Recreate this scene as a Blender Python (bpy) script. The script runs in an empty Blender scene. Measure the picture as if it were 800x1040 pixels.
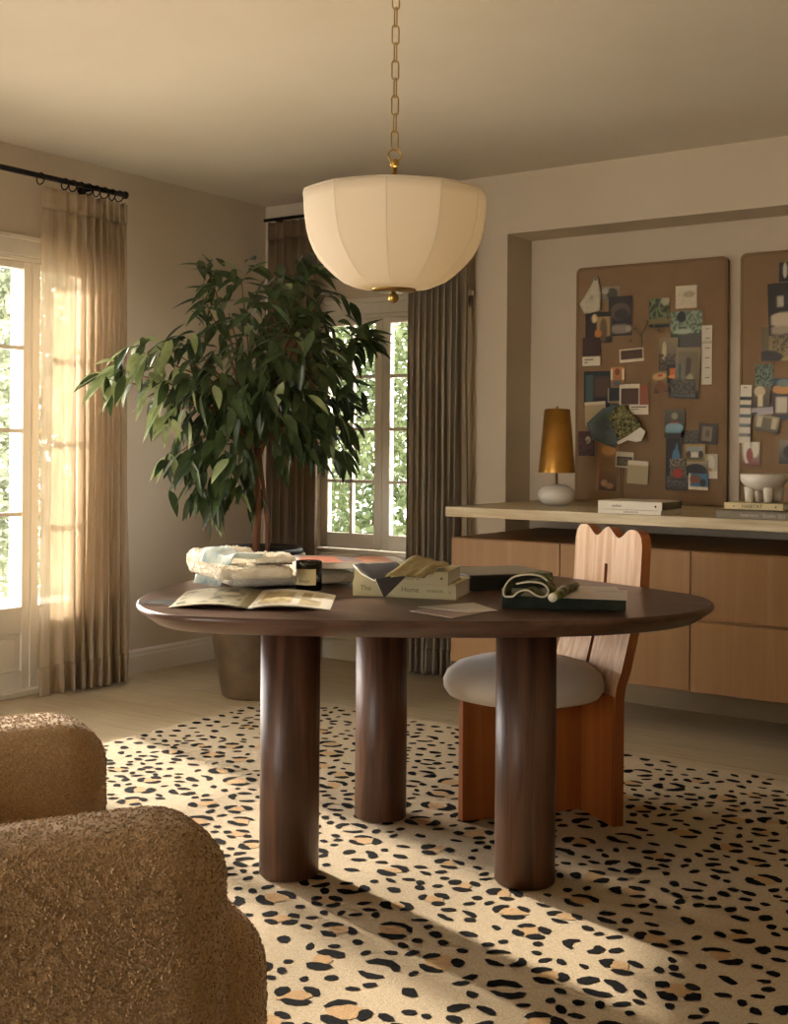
import bpy, math, random
from mathutils import Vector, Matrix, noise
R = math.radians
rnd = random.Random(7)
sc = bpy.context.scene
COL = sc.collection

# ------------------------------------------------------------------ camera
YAW, ROLL, FPX, CY, H0 = .6082, .008, 1238.0, 451.0, 1.22
FW = Vector((-math.sin(YAW), math.cos(YAW), 0)); RT = Vector((math.cos(YAW), math.sin(YAW), 0)); UP = Vector((0, 0, 1))
R2 = RT*math.cos(ROLL) + UP*math.sin(ROLL); U2 = -RT*math.sin(ROLL) + UP*math.cos(ROLL)
cam = bpy.data.objects.new('camera', bpy.data.cameras.new('camera')); COL.objects.link(cam)
M = Matrix.Identity(4)
for i in range(3):
    M[i][0] = R2[i]; M[i][1] = U2[i]; M[i][2] = -FW[i]
M[2][3] = H0
cam.matrix_world = M
cam.data.sensor_fit = 'VERTICAL'; cam.data.sensor_height = 36.0
cam.data.lens = FPX/1040*36; cam.data.shift_y = -(520-CY)/1040
cam.data.clip_start = .05
sc.camera = cam

def W(x, y, X=None, Y=None, Z=None, D=None):
    """a point of the room seen at pixel x, y of the photograph, on a known plane"""
    r = FW*FPX + R2*(x-400) - U2*(y-CY)
    if X is not None: t = X/r[0]
    elif Y is not None: t = Y/r[1]
    elif Z is not None: t = (Z-H0)/r[2]
    else: t = D/FPX
    return Vector((0, 0, H0)) + r*t

# ------------------------------------------------------------------ light
sc.view_settings.view_transform = 'Standard'; sc.view_settings.look = 'None'
sc.view_settings.gamma = 1; sc.view_settings.use_curve_mapping = False
sc.view_settings.exposure = 0.46
world = bpy.data.worlds.new('sky'); sc.world = world; world.use_nodes = True
wn = world.node_tree; bg = wn.nodes['Background']
bg.inputs['Color'].default_value = (1.0, .965, .92, 1); bg.inputs['Strength'].default_value = 9.5
SUN_EL = 22.0
SUN_AZ = Vector((.966, -.258, 0)).normalized()
sl = bpy.data.lights.new('sun', 'SUN'); sl.energy = 7.6; sl.angle = R(2.6); sl.color = (1, .89, .75)
sun = bpy.data.objects.new('sun', sl); COL.objects.link(sun)
sd = SUN_AZ*math.cos(R(SUN_EL)) - UP*math.sin(R(SUN_EL))
sun.rotation_euler = sd.to_track_quat('-Z', 'Y').to_euler(); sun.location = (-9, 5, 6)

# ------------------------------------------------------------------ materials
def lin(c):
    if isinstance(c, str):
        c = c.lstrip('#'); c = tuple(int(c[i:i+2], 16)/255 for i in (0, 2, 4))
    return tuple((x/12.92 if x <= .04045 else ((x+.055)/1.055)**2.4) for x in c)
MATS = {}
def base(name, col, rough=.6, **kw):
    m = bpy.data.materials.new(name); m.use_nodes = True; MATS[name] = m
    b = m.node_tree.nodes['Principled BSDF']
    b.inputs['Base Color'].default_value = (*lin(col), 1); b.inputs['Roughness'].default_value = rough
    for k, v in kw.items():
        b.inputs[k.replace('_', ' ')].default_value = v
    return m, m.node_tree, b
def coords(nt, scale=(1, 1, 1), rot=(0, 0, 0)):
    tc = nt.nodes.new('ShaderNodeTexCoord'); mp = nt.nodes.new('ShaderNodeMapping')
    nt.links.new(tc.outputs['Object'], mp.inputs['Vector'])
    mp.inputs['Scale'].default_value = scale; mp.inputs['Rotation'].default_value = rot
    return mp.outputs['Vector']
def noisetex(nt, vec, scale, detail=4, rough=.55, dist=0):
    n = nt.nodes.new('ShaderNodeTexNoise'); nt.links.new(vec, n.inputs['Vector'])
    n.inputs['Scale'].default_value = scale; n.inputs['Detail'].default_value = detail
    n.inputs['Roughness'].default_value = rough; n.inputs['Distortion'].default_value = dist
    return n.outputs['Fac']
def ramp(nt, fac, stops):
    r = nt.nodes.new('ShaderNodeValToRGB'); nt.links.new(fac, r.inputs['Fac'])
    e = r.color_ramp.elements
    while len(e) < len(stops): e.new(.5)
    for k, (p, c) in enumerate(stops):
        e[k].position = p; e[k].color = (*lin(c), 1)
    return r.outputs['Color']
def bump(nt, b, fac, strength=.2, dist=.002):
    n = nt.nodes.new('ShaderNodeBump'); nt.links.new(fac, n.inputs['Height'])
    n.inputs['Strength'].default_value = strength; n.inputs['Distance'].default_value = dist
    nt.links.new(n.outputs['Normal'], b.inputs['Normal'])
def mottled(name, c1, c2, rough=.6, scale=4, bs=.1, bd=.002, bscale=60, stretch=(1, 1, 1), **kw):
    m, nt, b = base(name, c1, rough, **kw)
    v = coords(nt, stretch)
    nt.links.new(ramp(nt, noisetex(nt, v, scale, 6), [(.3, c1), (.7, c2)]), b.inputs['Base Color'])
    if bs: bump(nt, b, noisetex(nt, v, bscale, 3), bs, bd)
    return m
def wood(name, cols, scale=6, stretch=(1, 1, .06), rough=.4, ring=9, bs=.15, coat=0):
    m, nt, b = base(name, cols[0], rough)
    v = coords(nt, stretch)
    n1 = noisetex(nt, v, scale, 3, .5, .6)
    mul = nt.nodes.new('ShaderNodeMath'); mul.operation = 'MULTIPLY'; nt.links.new(n1, mul.inputs[0]); mul.inputs[1].default_value = ring
    fr = nt.nodes.new('ShaderNodeMath'); fr.operation = 'PINGPONG'; nt.links.new(mul.outputs[0], fr.inputs[0]); fr.inputs[1].default_value = 1
    n2 = noisetex(nt, coords(nt, tuple(s*8 if s >= .5 else s*3 for s in stretch)), scale*3, 5, .6)
    mx = nt.nodes.new('ShaderNodeMath'); mx.operation = 'MULTIPLY_ADD'; nt.links.new(fr.outputs[0], mx.inputs[0]); mx.inputs[1].default_value = .5
    h = nt.nodes.new('ShaderNodeMath'); h.operation = 'MULTIPLY'; nt.links.new(n2, h.inputs[0]); h.inputs[1].default_value = .55
    nt.links.new(h.outputs[0], mx.inputs[2])
    nt.links.new(ramp(nt, mx.outputs[0], [(.12, cols[0]), (.45, cols[1]), (.85, cols[2])]), b.inputs['Base Color'])
    if bs: bump(nt, b, n2, bs, .001)
    b.inputs['Coat Weight'].default_value = coat
    return m
def cloth(name, col, trans=.35, see=0.0, rough=.9, weave=420, c2=None):
    """woven cloth: diffuse + light coming through, optionally an open weave"""
    m, nt, b = base(name, col, rough)
    out = nt.nodes['Material Output']
    v = coords(nt)
    colr = ramp(nt, noisetex(nt, coords(nt, (1, 1, .08)), 60, 4, .6), [(.3, col), (.7, c2 or col)])
    nt.links.new(colr, b.inputs['Base Color'])
    bump(nt, b, noisetex(nt, v, weave, 2), .3, .001)
    t = nt.nodes.new('ShaderNodeBsdfTranslucent'); nt.links.new(colr, t.inputs['Color'])
    mx = nt.nodes.new('ShaderNodeMixShader'); mx.inputs[0].default_value = trans
    nt.links.new(b.outputs[0], mx.inputs[1]); nt.links.new(t.outputs[0], mx.inputs[2])
    last = mx
    if see:
        tr = nt.nodes.new('ShaderNodeBsdfTransparent')
        m2 = nt.nodes.new('ShaderNodeMixShader'); m2.inputs[0].default_value = see
        nt.links.new(mx.outputs[0], m2.inputs[1]); nt.links.new(tr.outputs[0], m2.inputs[2]); last = m2
    nt.links.new(last.outputs[0], out.inputs['Surface'])
    return m
def glassmat():
    m = bpy.data.materials.new('window_glass'); m.use_nodes = True; nt = m.node_tree; nt.nodes.remove(nt.nodes['Principled BSDF'])
    out = nt.nodes['Material Output']
    tr = nt.nodes.new('ShaderNodeBsdfTransparent'); g = nt.nodes.new('ShaderNodeBsdfGlossy'); g.inputs['Roughness'].default_value = .02
    fr = nt.nodes.new('ShaderNodeFresnel'); fr.inputs['IOR'].default_value = 1.3
    mx = nt.nodes.new('ShaderNodeMixShader'); nt.links.new(fr.outputs[0], mx.inputs[0])
    nt.links.new(tr.outputs[0], mx.inputs[1]); nt.links.new(g.outputs[0], mx.inputs[2]); nt.links.new(mx.outputs[0], out.inputs['Surface'])
    return m
GLASS = glassmat()
PLASTER = mottled('wall_plaster', '#cfc1ab', '#c9baa3', .85, 2, .12, .002, 35)
CEILM = mottled('ceiling_paint', '#ddd4c3', '#d8cebb', .9, 2, .05, .001, 40)
TRIM = base('trim_paint', '#dcd4c3', .45)[0]
SHEER = cloth('sheer_linen', '#d3c4ab', .5, .34, c2='#c6b294')
DRAPE = cloth('brown_drape', '#8d7861', .28, 0, c2='#7a6650')
DRAPE2 = cloth('taupe_sheer_drape', '#bdb09c', .5, .08, c2='#aea18c')
IRON = base('black_iron', '#17120f', .45, Metallic=.6)[0]
BRASS = mottled('aged_brass', '#bb9c5c', '#a5874b', .28, 9, .05, .001, 60, Metallic=1.0)
OAKCAB = wood('cabinet_oak', ['#886033', '#90693b', '#9a7549'], 12, (1, 1, .05), .5, 4, .05)
STONE = mottled('travertine', '#d9cba9', '#a58e64', .4, 4, .1, .001, 50, (.6, .6, 6))
DARKGAP = base('cabinet_dark_top', '#3a2f25', .6)[0]
TABLEW = wood('dark_stained_ash', ['#2f1e15', '#4c3224', '#6d4c3a'], 17, (1, 1, .07), .40, 5, .35)
TABLET = wood('dark_stained_ash_top', ['#3b271e', '#4e3529', '#624537'], 9, (.09, 1, 1), .34, 5, .12)
CHERRY = wood('orange_wood', ['#86461b', '#9d5724', '#ae6931'], 12, (1, 1, .05), .42, 4, .1)
PALEW = wood('blonde_wood', ['#b98a5c', '#cfa478', '#e2c09b'], 14, (1, 1, .05), .5, 9, .2)
CREAMV = mottled('cream_velvet', '#cfc2b0', '#c6b8a4', .85, 5, .1, .001, 300, Sheen_Weight=.4)
SHADEM = cloth('lamp_fabric', '#f3ebdd', .5, 0, .7, 500)
BLACKG = base('black_glass', '#0e0a0a', .12)[0]
PAPER = base('paper', '#ebe3d3', .6)[0]
CREAMC = mottled('cream_book_cloth', '#c9bb8c', '#c0b182', .6, 9, .15, .0005, 500)
FLEECE = mottled('cream_fleece', '#f4ecdc', '#ebe1ca', .95, 14, .4, .003, 200)
DKGREEN = mottled('dark_green_marble', '#182019', '#2e3b30', .3, 18, 0)
TEALBK = base('dark_spine', '#1c2523', .5)[0]
GREYCV = base('grey_cover', '#8d8473', .5)[0]
WHITEC = mottled('white_ceramic', '#d9d0c0', '#cfc5b3', .5, 8, .1, .001, 60)
CORK = mottled('linen_pinboard', '#92775a', '#886d50', .95, 6, .4, .0008, 600)
INK = base('ink', '#2a231c', .7)[0]
def pmat(name, col, rough=.7, **k): return MATS.get(name) or base(name, col, rough, **k)[0]

def printmat():
    m, nt, b = base('printed_paper', '#ffffff', .45)
    a = nt.nodes.new('ShaderNodeVertexColor'); a.layer_name = 'Col'
    nt.links.new(a.outputs['Color'], b.inputs['Base Color'])
    return m
PRINT = printmat()

def floormat():
    m, nt, b = base('oak_floor', '#a38b66', .35)
    v = coords(nt)
    br = nt.nodes.new('ShaderNodeTexBrick'); nt.links.new(v, br.inputs['Vector'])
    br.offset = .37; br.inputs['Scale'].default_value = 1; br.inputs['Brick Width'].default_value = 2.1; br.inputs['Row Height'].default_value = .19
    br.inputs['Mortar Size'].default_value = .0015; br.inputs['Mortar Smooth'].default_value = .5
    br.inputs['Color1'].default_value = (*lin('#c3b497'), 1); br.inputs['Color2'].default_value = (*lin('#b7a687'), 1); br.inputs['Mortar'].default_value = (*lin('#7d6a4c'), 1)
    g = ramp(nt, noisetex(nt, coords(nt, (1.2, 14, 1)), 3, 6, .6), [(.3, '#d8ccb8'), (.7, '#ffffff')])
    mx = nt.nodes.new('ShaderNodeMix'); mx.data_type = 'RGBA'; mx.blend_type = 'MULTIPLY'; mx.inputs[0].default_value = .8
    nt.links.new(br.outputs['Color'], mx.inputs[6]); nt.links.new(g, mx.inputs[7]); nt.links.new(mx.outputs[2], b.inputs['Base Color'])
    return m
FLOORM = floormat()
def pile(name, c1, c2, bs=.5):
    m, nt, b = base(name, c1, .95)
    v = coords(nt)
    nt.links.new(ramp(nt, noisetex(nt, v, 160, 3), [(.3, c1), (.7, c2)]), b.inputs['Base Color'])
    bump(nt, b, noisetex(nt, v, 220, 2), bs, .004)
    return m
RUGB = pile('rug_sand', '#ac9879', '#c6b597'); RUGK = pile('rug_black', '#080706', '#100d0b'); RUGK.node_tree.nodes['Principled BSDF'].inputs['Specular IOR Level'].default_value = .1; RUGT = pile('rug_tan', '#ad8a5b', '#c09d70')
def boucle():
    m, nt, b = base('boucle', '#8d6b47', .95, Sheen_Weight=.35)
    v = coords(nt)
    vo = nt.nodes.new('ShaderNodeTexVoronoi'); nt.links.new(v, vo.inputs['Vector']); vo.inputs['Scale'].default_value = 190
    n = noisetex(nt, v, 260, 2)
    nt.links.new(ramp(nt, n, [(.3, '#99794f'), (.5, '#ae8e64'), (.7, '#c5a87e')]), b.inputs['Base Color'])
    inv = nt.nodes.new('ShaderNodeMath'); inv.operation = 'SUBTRACT'; inv.inputs[0].default_value = 1; nt.links.new(vo.outputs['Distance'], inv.inputs[1])
    bump(nt, b, inv.outputs[0], .35, .004)
    return m
BOUCLE = boucle()
def leafmat(name, c1, c2, trans=.3, rough=.35, scale=3):
    m, nt, b = base(name, c1, rough)
    out = nt.nodes['Material Output']; v = coords(nt)
    c = ramp(nt, noisetex(nt, v, scale, 3), [(.35, c1), (.65, c2)])
    nt.links.new(c, b.inputs['Base Color'])
    t = nt.nodes.new('ShaderNodeBsdfTranslucent'); nt.links.new(c, t.inputs['Color'])
    mx = nt.nodes.new('ShaderNodeMixShader'); mx.inputs[0].default_value = trans
    nt.links.new(b.outputs[0], mx.inputs[1]); nt.links.new(t.outputs[0], mx.inputs[2]); nt.links.new(mx.outputs[0], out.inputs['Surface'])
    return m

# ------------------------------------------------------------------ mesh helpers
def origin(o):
    v = Vector((0, 0, 0))
    while o is not None: v += o.location; o = o.parent
    return v
class MB:
    def __init__(s): s.v = []; s.f = []; s.m = []; s.s = []; s.c = None
    def add(s, verts, faces, mi=0, sm=False, T=None):
        o = len(s.v)
        for p in verts:
            p = Vector(p); s.v.append(T @ p if T else p)
        for f in faces: s.f.append([i+o for i in f]); s.m.append(mi); s.s.append(sm)
    def box(s, a, b, mi=0, T=None):
        x0, y0, z0 = a; x1, y1, z1 = b
        s.add([(x0,y0,z0),(x1,y0,z0),(x1,y1,z0),(x0,y1,z0),(x0,y0,z1),(x1,y0,z1),(x1,y1,z1),(x0,y1,z1)],
              [(0,3,2,1),(4,5,6,7),(0,1,5,4),(1,2,6,5),(2,3,7,6),(3,0,4,7)], mi, False, T); return s
    def tube(s, pts, r, n=10, mi=0, closed=False, T=None):
        pts = [Vector(p) for p in pts]; k = len(pts); vs = []; fs = []
        rr = r if isinstance(r, (list, tuple)) else [r]*k
        prev = None
        for i, p in enumerate(pts):
            a = pts[(i-1) % k] if (closed or i) else p; b = pts[(i+1) % k] if (closed or i < k-1) else p
            d = (b-a).normalized()
            if prev is None: u = d.orthogonal().normalized()
            else: u = (prev - d*prev.dot(d)).normalized()
            prev = u; w = d.cross(u)
            for j in range(n):
                t = 2*math.pi*j/n; vs.append(p + (u*math.cos(t)+w*math.sin(t))*rr[i])
        for i in range(k if closed else k-1):
            for j in range(n):
                a = i*n+j; b = i*n+(j+1) % n; c = ((i+1) % k)*n+(j+1) % n; d = ((i+1) % k)*n+j
                fs.append((a, b, c, d))
        if not closed: fs.append(tuple(range(n-1, -1, -1))); fs.append(tuple(range((k-1)*n, k*n)))
        s.add(vs, fs, mi, True, T); return s
    def lathe(s, prof, c=(0, 0, 0), n=40, mi=0, T=None, rf=None):
        c = Vector(c); vs = []; fs = []
        for (r, z) in prof:
            for j in range(n):
                t = 2*math.pi*j/n; q = r*(rf(t, z) if rf else 1)
                vs.append(c + Vector((q*math.cos(t), q*math.sin(t), z)))
        for i in range(len(prof)-1):
            for j in range(n):
                fs.append((i*n+j, i*n+(j+1) % n, (i+1)*n+(j+1) % n, (i+1)*n+j))
        s.add(vs, fs, mi, True, T); return s
    def prism(s, poly, h, T=None, mi=0, sm=False):
        """poly in x,y, extruded from 0 to h in z"""
        n = len(poly)
        vs = [(x, y, 0) for x, y in poly]+[(x, y, h) for x, y in poly]
        fs = [tuple(range(n-1, -1, -1)), tuple(range(n, 2*n))]+[(i, (i+1) % n, n+(i+1) % n, n+i) for i in range(n)]
        s.add(vs, fs, mi, sm, T); return s
    def grid(s, fn, nu, nv, mi=0, sm=True, T=None):
        vs = [fn(i/nu, j/nv) for j in range(nv+1) for i in range(nu+1)]
        fs = [(j*(nu+1)+i, j*(nu+1)+i+1, (j+1)*(nu+1)+i+1, (j+1)*(nu+1)+i) for j in range(nv) for i in range(nu)]
        s.add(vs, fs, mi, sm, T); return s
    def build(s, name, mats, parent=None, org=None, bevel=0, seg=2, subsurf=0, solid=0, angle=None):
        me = bpy.data.meshes.new(name)
        o = origin(parent) if parent is not None else Vector(org or (0, 0, 0))
        me.from_pydata([p-o for p in s.v], [], s.f)
        if not isinstance(mats, (list, tuple)): mats = [mats]
        for m in mats: me.materials.append(m)
        me.polygons.foreach_set('material_index', s.m); me.polygons.foreach_set('use_smooth', s.s)
        me.update()
        ob = bpy.data.objects.new(name, me); COL.objects.link(ob)
        if parent is not None: ob.parent = parent
        else: ob.location = o
        if solid:
            k = ob.modifiers.new('solid', 'SOLIDIFY'); k.thickness = solid; k.offset = 0
        if bevel:
            k = ob.modifiers.new('bevel', 'BEVEL'); k.width = bevel; k.segments = seg; k.limit_method = 'ANGLE'; k.angle_limit = R(35)
        if subsurf:
            k = ob.modifiers.new('sub', 'SUBSURF'); k.levels = subsurf; k.render_levels = subsurf
        return ob
def tag(o, label, cat, group=None):
    o['label'] = label; o['category'] = cat
    if group: o['group'] = group
    return o
def thing(name, loc, label, cat, group=None):
    o = bpy.data.objects.new(name, None); COL.objects.link(o); o.location = loc; o.empty_display_size = .1
    return tag(o, label, cat, group)
def struct(o): o['kind'] = 'structure'; return o
def frame(o, u, w=None):
    """matrix with x axis u, z axis up (or w)"""
    u = Vector(u).normalized(); w = Vector(w or (0, 0, 1)).normalized(); v = w.cross(u).normalized(); u = v.cross(w)
    m = Matrix.Identity(4)
    for i in range(3): m[i][0] = u[i]; m[i][1] = v[i]; m[i][2] = w[i]; m[i][3] = o[i]
    return m
def rbox(mb, a, b, r, n=6, T=None, mi=0, fn=None):
    """rounded box with smooth corners"""
    a = Vector(a); b = Vector(b); c = (a+b)/2; h = (b-a)/2
    inner = Vector(tuple(max(h[i]-r, 0) for i in range(3)))
    for ax in range(3):
        for sg in (-1, 1):
            i1, i2 = (ax+1) % 3, (ax+2) % 3
            def f(u, v):
                p = Vector((0, 0, 0)); p[ax] = sg*h[ax]
                p[i1] = (u*2-1)*h[i1]; p[i2] = (v*2-1)*h[i2]*sg
                q = Vector(tuple(max(-inner[k], min(inner[k], p[k])) for k in range(3)))
                d = p-q
                if d.length > 1e-9: p = q+d.normalized()*min(r, h[0], h[1], h[2]) if d.length > 0 else p
                p = p+c
                return fn(p) if fn else p
            mb.grid(f, n, n, mi, True, T)
    return mb
def text(body, size, mat, T, parent=None, name='title_lettering', ex=.0004, spacing=1.0):
    cu = bpy.data.curves.new(name, 'FONT'); cu.body = body; cu.size = size; cu.extrude = ex; cu.align_x = 'CENTER'; cu.align_y = 'CENTER'; cu.space_character = spacing
    t = bpy.data.objects.new(name+'_tmp', cu); COL.objects.link(t)
    dg = bpy.context.evaluated_depsgraph_get(); me = bpy.data.meshes.new_from_object(t.evaluated_get(dg)); me.name = name
    bpy.data.objects.remove(t)
    o = origin(parent) if parent is not None else Vector((0, 0, 0))
    me.transform(Matrix.Translation(-o) @ T); me.materials.clear(); me.materials.append(mat)
    ob = bpy.data.objects.new(name, me); COL.objects.link(ob)
    if parent is not None: ob.parent = parent
    return ob
def copy_tree(o, parent=None):
    c = o.copy(); COL.objects.link(c)
    if parent is not None: c.parent = parent
    for ch in list(o.children): copy_tree(ch, c)
    return c

# ------------------------------------------------------------------ room
XL, YB, H, XR, YF = -4.77, 5.50, 2.62, 2.4, -2.6
struct(MB().box((XL-.3, YF, -.1), (XR+.2, YB+.5, 0)).build('floor', FLOORM))
struct(MB().box((XL-.3, YF, H), (XR+.2, YB+.5, H+.1)).build('ceiling', CEILM))
DY0, DY1, DZ = 1.94, 4.26, 2.10          # bank of french doors in the left wall
wl = MB().box((XL-.22, YF, 0), (XL, DY0, H)).box((XL-.22, DY1, 0), (XL, YB+.3, H)).box((XL-.22, DY0, DZ), (XL, DY1, H))
struct(wl.build('wall_left', PLASTER))
WX0, WX1, WZ0, WZ1 = -4.385, -3.40, .60, 1.945   # window in the back wall
AX0, AX1, AZ, AY = -3.125, 1.1, 2.31, 5.76       # alcove
wb = MB()
WT = .10
wb.box((XL, YB, 0), (WX0, YB+WT, H)).box((WX0, YB, 0), (WX1, YB+WT, WZ0)).box((WX0, YB, WZ1), (WX1, YB+WT, H)).box((WX1, YB, 0), (-3.28, YB+WT, H))
wb.box((-3.28, YB, 0), (AX0, YB+.3, H)).box((AX0, YB, AZ), (AX1, AY+.1, H)).box((AX0, AY, 0), (AX1, AY+.1, AZ)).box((AX1, YB, 0), (XR+.2, YB+.3, H))
struct(wb.build('wall_back', PLASTER))
RW0, RW1 = -1.2, 1.4
wr = MB().box((XR, YF, 0), (XR+.2, YB, H))
struct(wr.build('wall_right', PLASTER))
wf = MB().box((XL-.22, YF-.2, 0), (-3.6, YF, H)).box((-1.9, YF-.2, 0), (XR+.2, YF, H)).box((-3.6, YF-.2, 2.1), (-1.9, YF, H))
struct(wf.build('wall_front', PLASTER))
def baseboard(name, a, b, nrm):
    a = Vector(a); b = Vector(b); d = (b-a); n = Vector(nrm); mb = MB()
    prof = [(0, 0), (.016, 0), (.016, .095), (.012, .105), (.012, .118), (.005, .13), (0, .13)]
    L = d.length; T = Matrix.Identity(4); u = d.normalized()
    for i in range(3): T[i][0] = n[i]; T[i][1] = UP[i]; T[i][2] = u[i]; T[i][3] = a[i]
    mb.prism(prof, L, T)
    return struct(mb.build(name, TRIM))
baseboard('baseboard_left', (XL, DY1+.05, 0), (XL, YB, 0), (1, 0, 0))
baseboard('baseboard_back', (XL, YB, 0), (AX0, YB, 0), (0, -1, 0))
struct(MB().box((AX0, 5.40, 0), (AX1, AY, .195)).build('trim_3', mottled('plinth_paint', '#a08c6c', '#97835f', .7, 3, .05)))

# doors of the left wall: each leaf with stiles, rails, muntins, panes and a panelled bottom
def door_leaf(idx, y0, y1, handle=False):
    x1, x0 = XL-.03, XL-.075
    st = .045 if idx else .05
    gz0, gz1 = .425, 2.045
    mb = MB().box((x0, y0, .03), (x1, y0+st, DZ-.02)).box((x0, y1-st, .03), (x1, y1, DZ-.02))
    mb.box((x0, y0+st, gz1), (x1, y1-st, DZ-.02)).box((x0, y0+st, .30), (x1, y1-st, gz0)).box((x0, y0+st, .03), (x1, y1-st, .12))
    mb.box((x0+.012, y0+st, .12), (x1-.012, y1-st, .30)).box((x0+.006, y0+st+.03, .145), (x1-.006, y1-st-.03, .275))
    d = mb.build('door_%d' % idx, TRIM, bevel=.003); struct(d)
    mu = MB()
    for z in (.87, 1.27, 1.667): mu.box((x0+.008, y0+st, z-.010), (x1-.004, y1-st, z+.010))
    mu.build('muntin', TRIM, d)
    MB().box((x0+.02, y0+st, gz0), (x0+.024, y1-st, gz1)).build('pane', GLASS, d)
    if handle:
        h = MB().tube([(x1+.0, y1-.03, 1.0), (x1+.05, y1-.03, 1.0), (x1+.05, y1-.14, 1.0)], .009, 8); h.build('door_handle', IRON, d)
    return d
ys = [1.96, 2.58, 3.205, 3.83, 4.24]
for i in range(4): door_leaf(i+1, ys[i]+.003, ys[i+1]-.003, i in (1,))
cs = MB()
cs.box((XL, DY0-.09, 0), (XL+.018, DY0, DZ+.09)).box((XL, DY1, 0), (XL+.018, DY1+.05, DZ+.09)).box((XL, DY0, DZ), (XL+.018, DY1, DZ+.09))
cs.box((XL, DY0-.1, DZ+.075), (XL+.03, DY1+.06, DZ+.095))
cs.box((XL-.22, DY0, 0), (XL, DY0+.02, DZ)).box((XL-.22, DY1-.02, 0), (XL, DY1, DZ)).box((XL-.22, DY0, DZ-.02), (XL, DY1, DZ)).box((XL-.22, DY0, 0), (XL, DY1, .028))
struct(cs.build('trim_1', TRIM, bevel=.003))

# back window: two casements of 2 x 4 panes
wx = MB()
wx.box((WX0-.07, YB-.02, WZ0), (WX0, YB, WZ1+.07)).box((WX1, YB-.02, WZ0), (WX1+.07, YB, WZ1+.07)).box((WX0-.07, YB-.02, WZ1), (WX1+.07, YB, WZ1+.07))
wx.box((WX0-.08, YB-.035, WZ1+.06), (WX1+.08, YB, WZ1+.085)).box((WX0-.09, YB-.05, WZ0-.03), (WX1+.09, YB, WZ0))
wx.box((WX0-.06, YB-.02, WZ0-.11), (WX1+.06, YB, WZ0-.03))
wx.box((WX0, YB, WZ0), (WX0+.02, YB+WT, WZ1)).box((WX1-.02, YB, WZ0), (WX1, YB+WT, WZ1)).box((WX0, YB, WZ1-.02), (WX1, YB+WT, WZ1)).box((WX0, YB, WZ0), (WX1, YB+WT, WZ0+.02))
struct(wx.build('trim_2', TRIM, bevel=.003))
def casement(idx, x0, x1):
    y0, y1 = YB+.03, YB+.07; s = .05; z0, z1 = WZ0+.025, WZ1-.022; gz0, gz1 = .712, 1.893
    m = MB().box((x0, y0, z0), (x0+s, y1, z1)).box((x1-s, y0, z0), (x1, y1, z1)).box((x0+s, y0, z0), (x1-s, y1, gz0)).box((x0+s, y0, gz1), (x1-s, y1, z1))
    w = struct(m.build('window_%d' % idx, TRIM, bevel=.003))
    mu = MB(); xm = (x0+x1)/2
    mu.box((xm-.009, y0+.004, gz0), (xm+.009, y1-.008, gz1))
    for k in (1, 2, 3):
        z = gz0+(gz1-gz0)*k/4; mu.box((x0+s, y0+.004, z-.009), (x1-s, y1-.008, z+.009))
    mu.build('muntin', TRIM, w)
    MB().box((x0+s, y1-.02, gz0), (x1-s, y1-.016, gz1)).build('pane', GLASS, w)
xm = -3.933
casement(1, WX0+.022, xm-.002); casement(2, xm+.002, xm+(xm-WX0-.022))

# ------------------------------------------------------------------ outside
BOUNCEM = mottled('bounce_ground', '#e4dbcb', '#d8cebc', .9, 3, .2, .01, 30)  # unseen ground, made pale to bounce warm light up to the ceiling
struct(MB().box((-30, -14, -.35), (14, 26, -.15)).build('ground', BOUNCEM))
HL1 = leafmat('hedge_leaf', '#4d5f3e', '#8b976c', .5, .5, 1.5)
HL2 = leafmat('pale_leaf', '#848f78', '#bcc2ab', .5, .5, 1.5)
def hedge(name, a, b, ht, thick, n, mat, label, cat, seed, leaf=.05):
    r = random.Random(seed); a = Vector(a); b = Vector(b); d = b-a; u = d.normalized(); nrm = Vector((-u.y, u.x, 0))
    mb = MB()
    for k in range(n):
        t = r.random(); z = (r.random()**.9)*ht; w = (r.random()-.5)*thick*(1-.3*z/ht)
        p = a+d*t+nrm*w+UP*(z-.15); p += nrm*.18*noise.noise(p*1.6)
        dr = Vector((r.uniform(-1, 1), r.uniform(-1, 1), r.uniform(-1, .5))).normalized(); sd = dr.orthogonal().normalized(); sd.rotate(Matrix.Rotation(r.uniform(0, 6.28), 3, dr))
        L = leaf*r.uniform(.7, 1.5); wd = L*.32
        mb.add([p, p+dr*L*.5+sd*wd, p+dr*L, p+dr*L*.5-sd*wd], [(0, 1, 2, 3)])
    o = mb.build(name, mat, org=(a+b)/2+UP*-.15)
    st = MB()
    for k in range(max(3, int(d.length/.5))):
        p = a+d*((k+.5)/max(3, int(d.length/.5))); q = p+UP*ht*.8+Vector((r.uniform(-.2, .2), r.uniform(-.2, .2), 0))
        st.tube([p-UP*.15, (p+q)/2+Vector((.05, 0, 0)), q], [.03, .022, .01], 6)
    st.build('stem', pmat('bark', '#6b5a45', .9), o)
    return tag(o, label, cat)
hedge('hedge', (-7.9, 8.3, 0), (-3.6, 8.3, 0), 3.4, .9, 52000, HL1, 'sunny green leafy hedge filling the view through the paned back window', 'hedge', 3, .06)
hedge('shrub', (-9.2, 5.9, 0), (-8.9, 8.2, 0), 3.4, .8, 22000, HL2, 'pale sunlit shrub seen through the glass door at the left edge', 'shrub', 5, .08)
pc = W(22.5, 450, X=-6.2)
tag(MB().box((pc.x-.05, pc.y-.055, -.15), (pc.x+.05, pc.y+.055, 3.0)).box((pc.x-.08, pc.y-.085, -.15), (pc.x+.08, pc.y+.085, .05)).build('porch_post', base('white_paint', '#f4f0e6', .5)[0], org=(pc.x, pc.y, -.15), bevel=.004), 'white porch post outside the glass door at the left edge', 'post')

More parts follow.
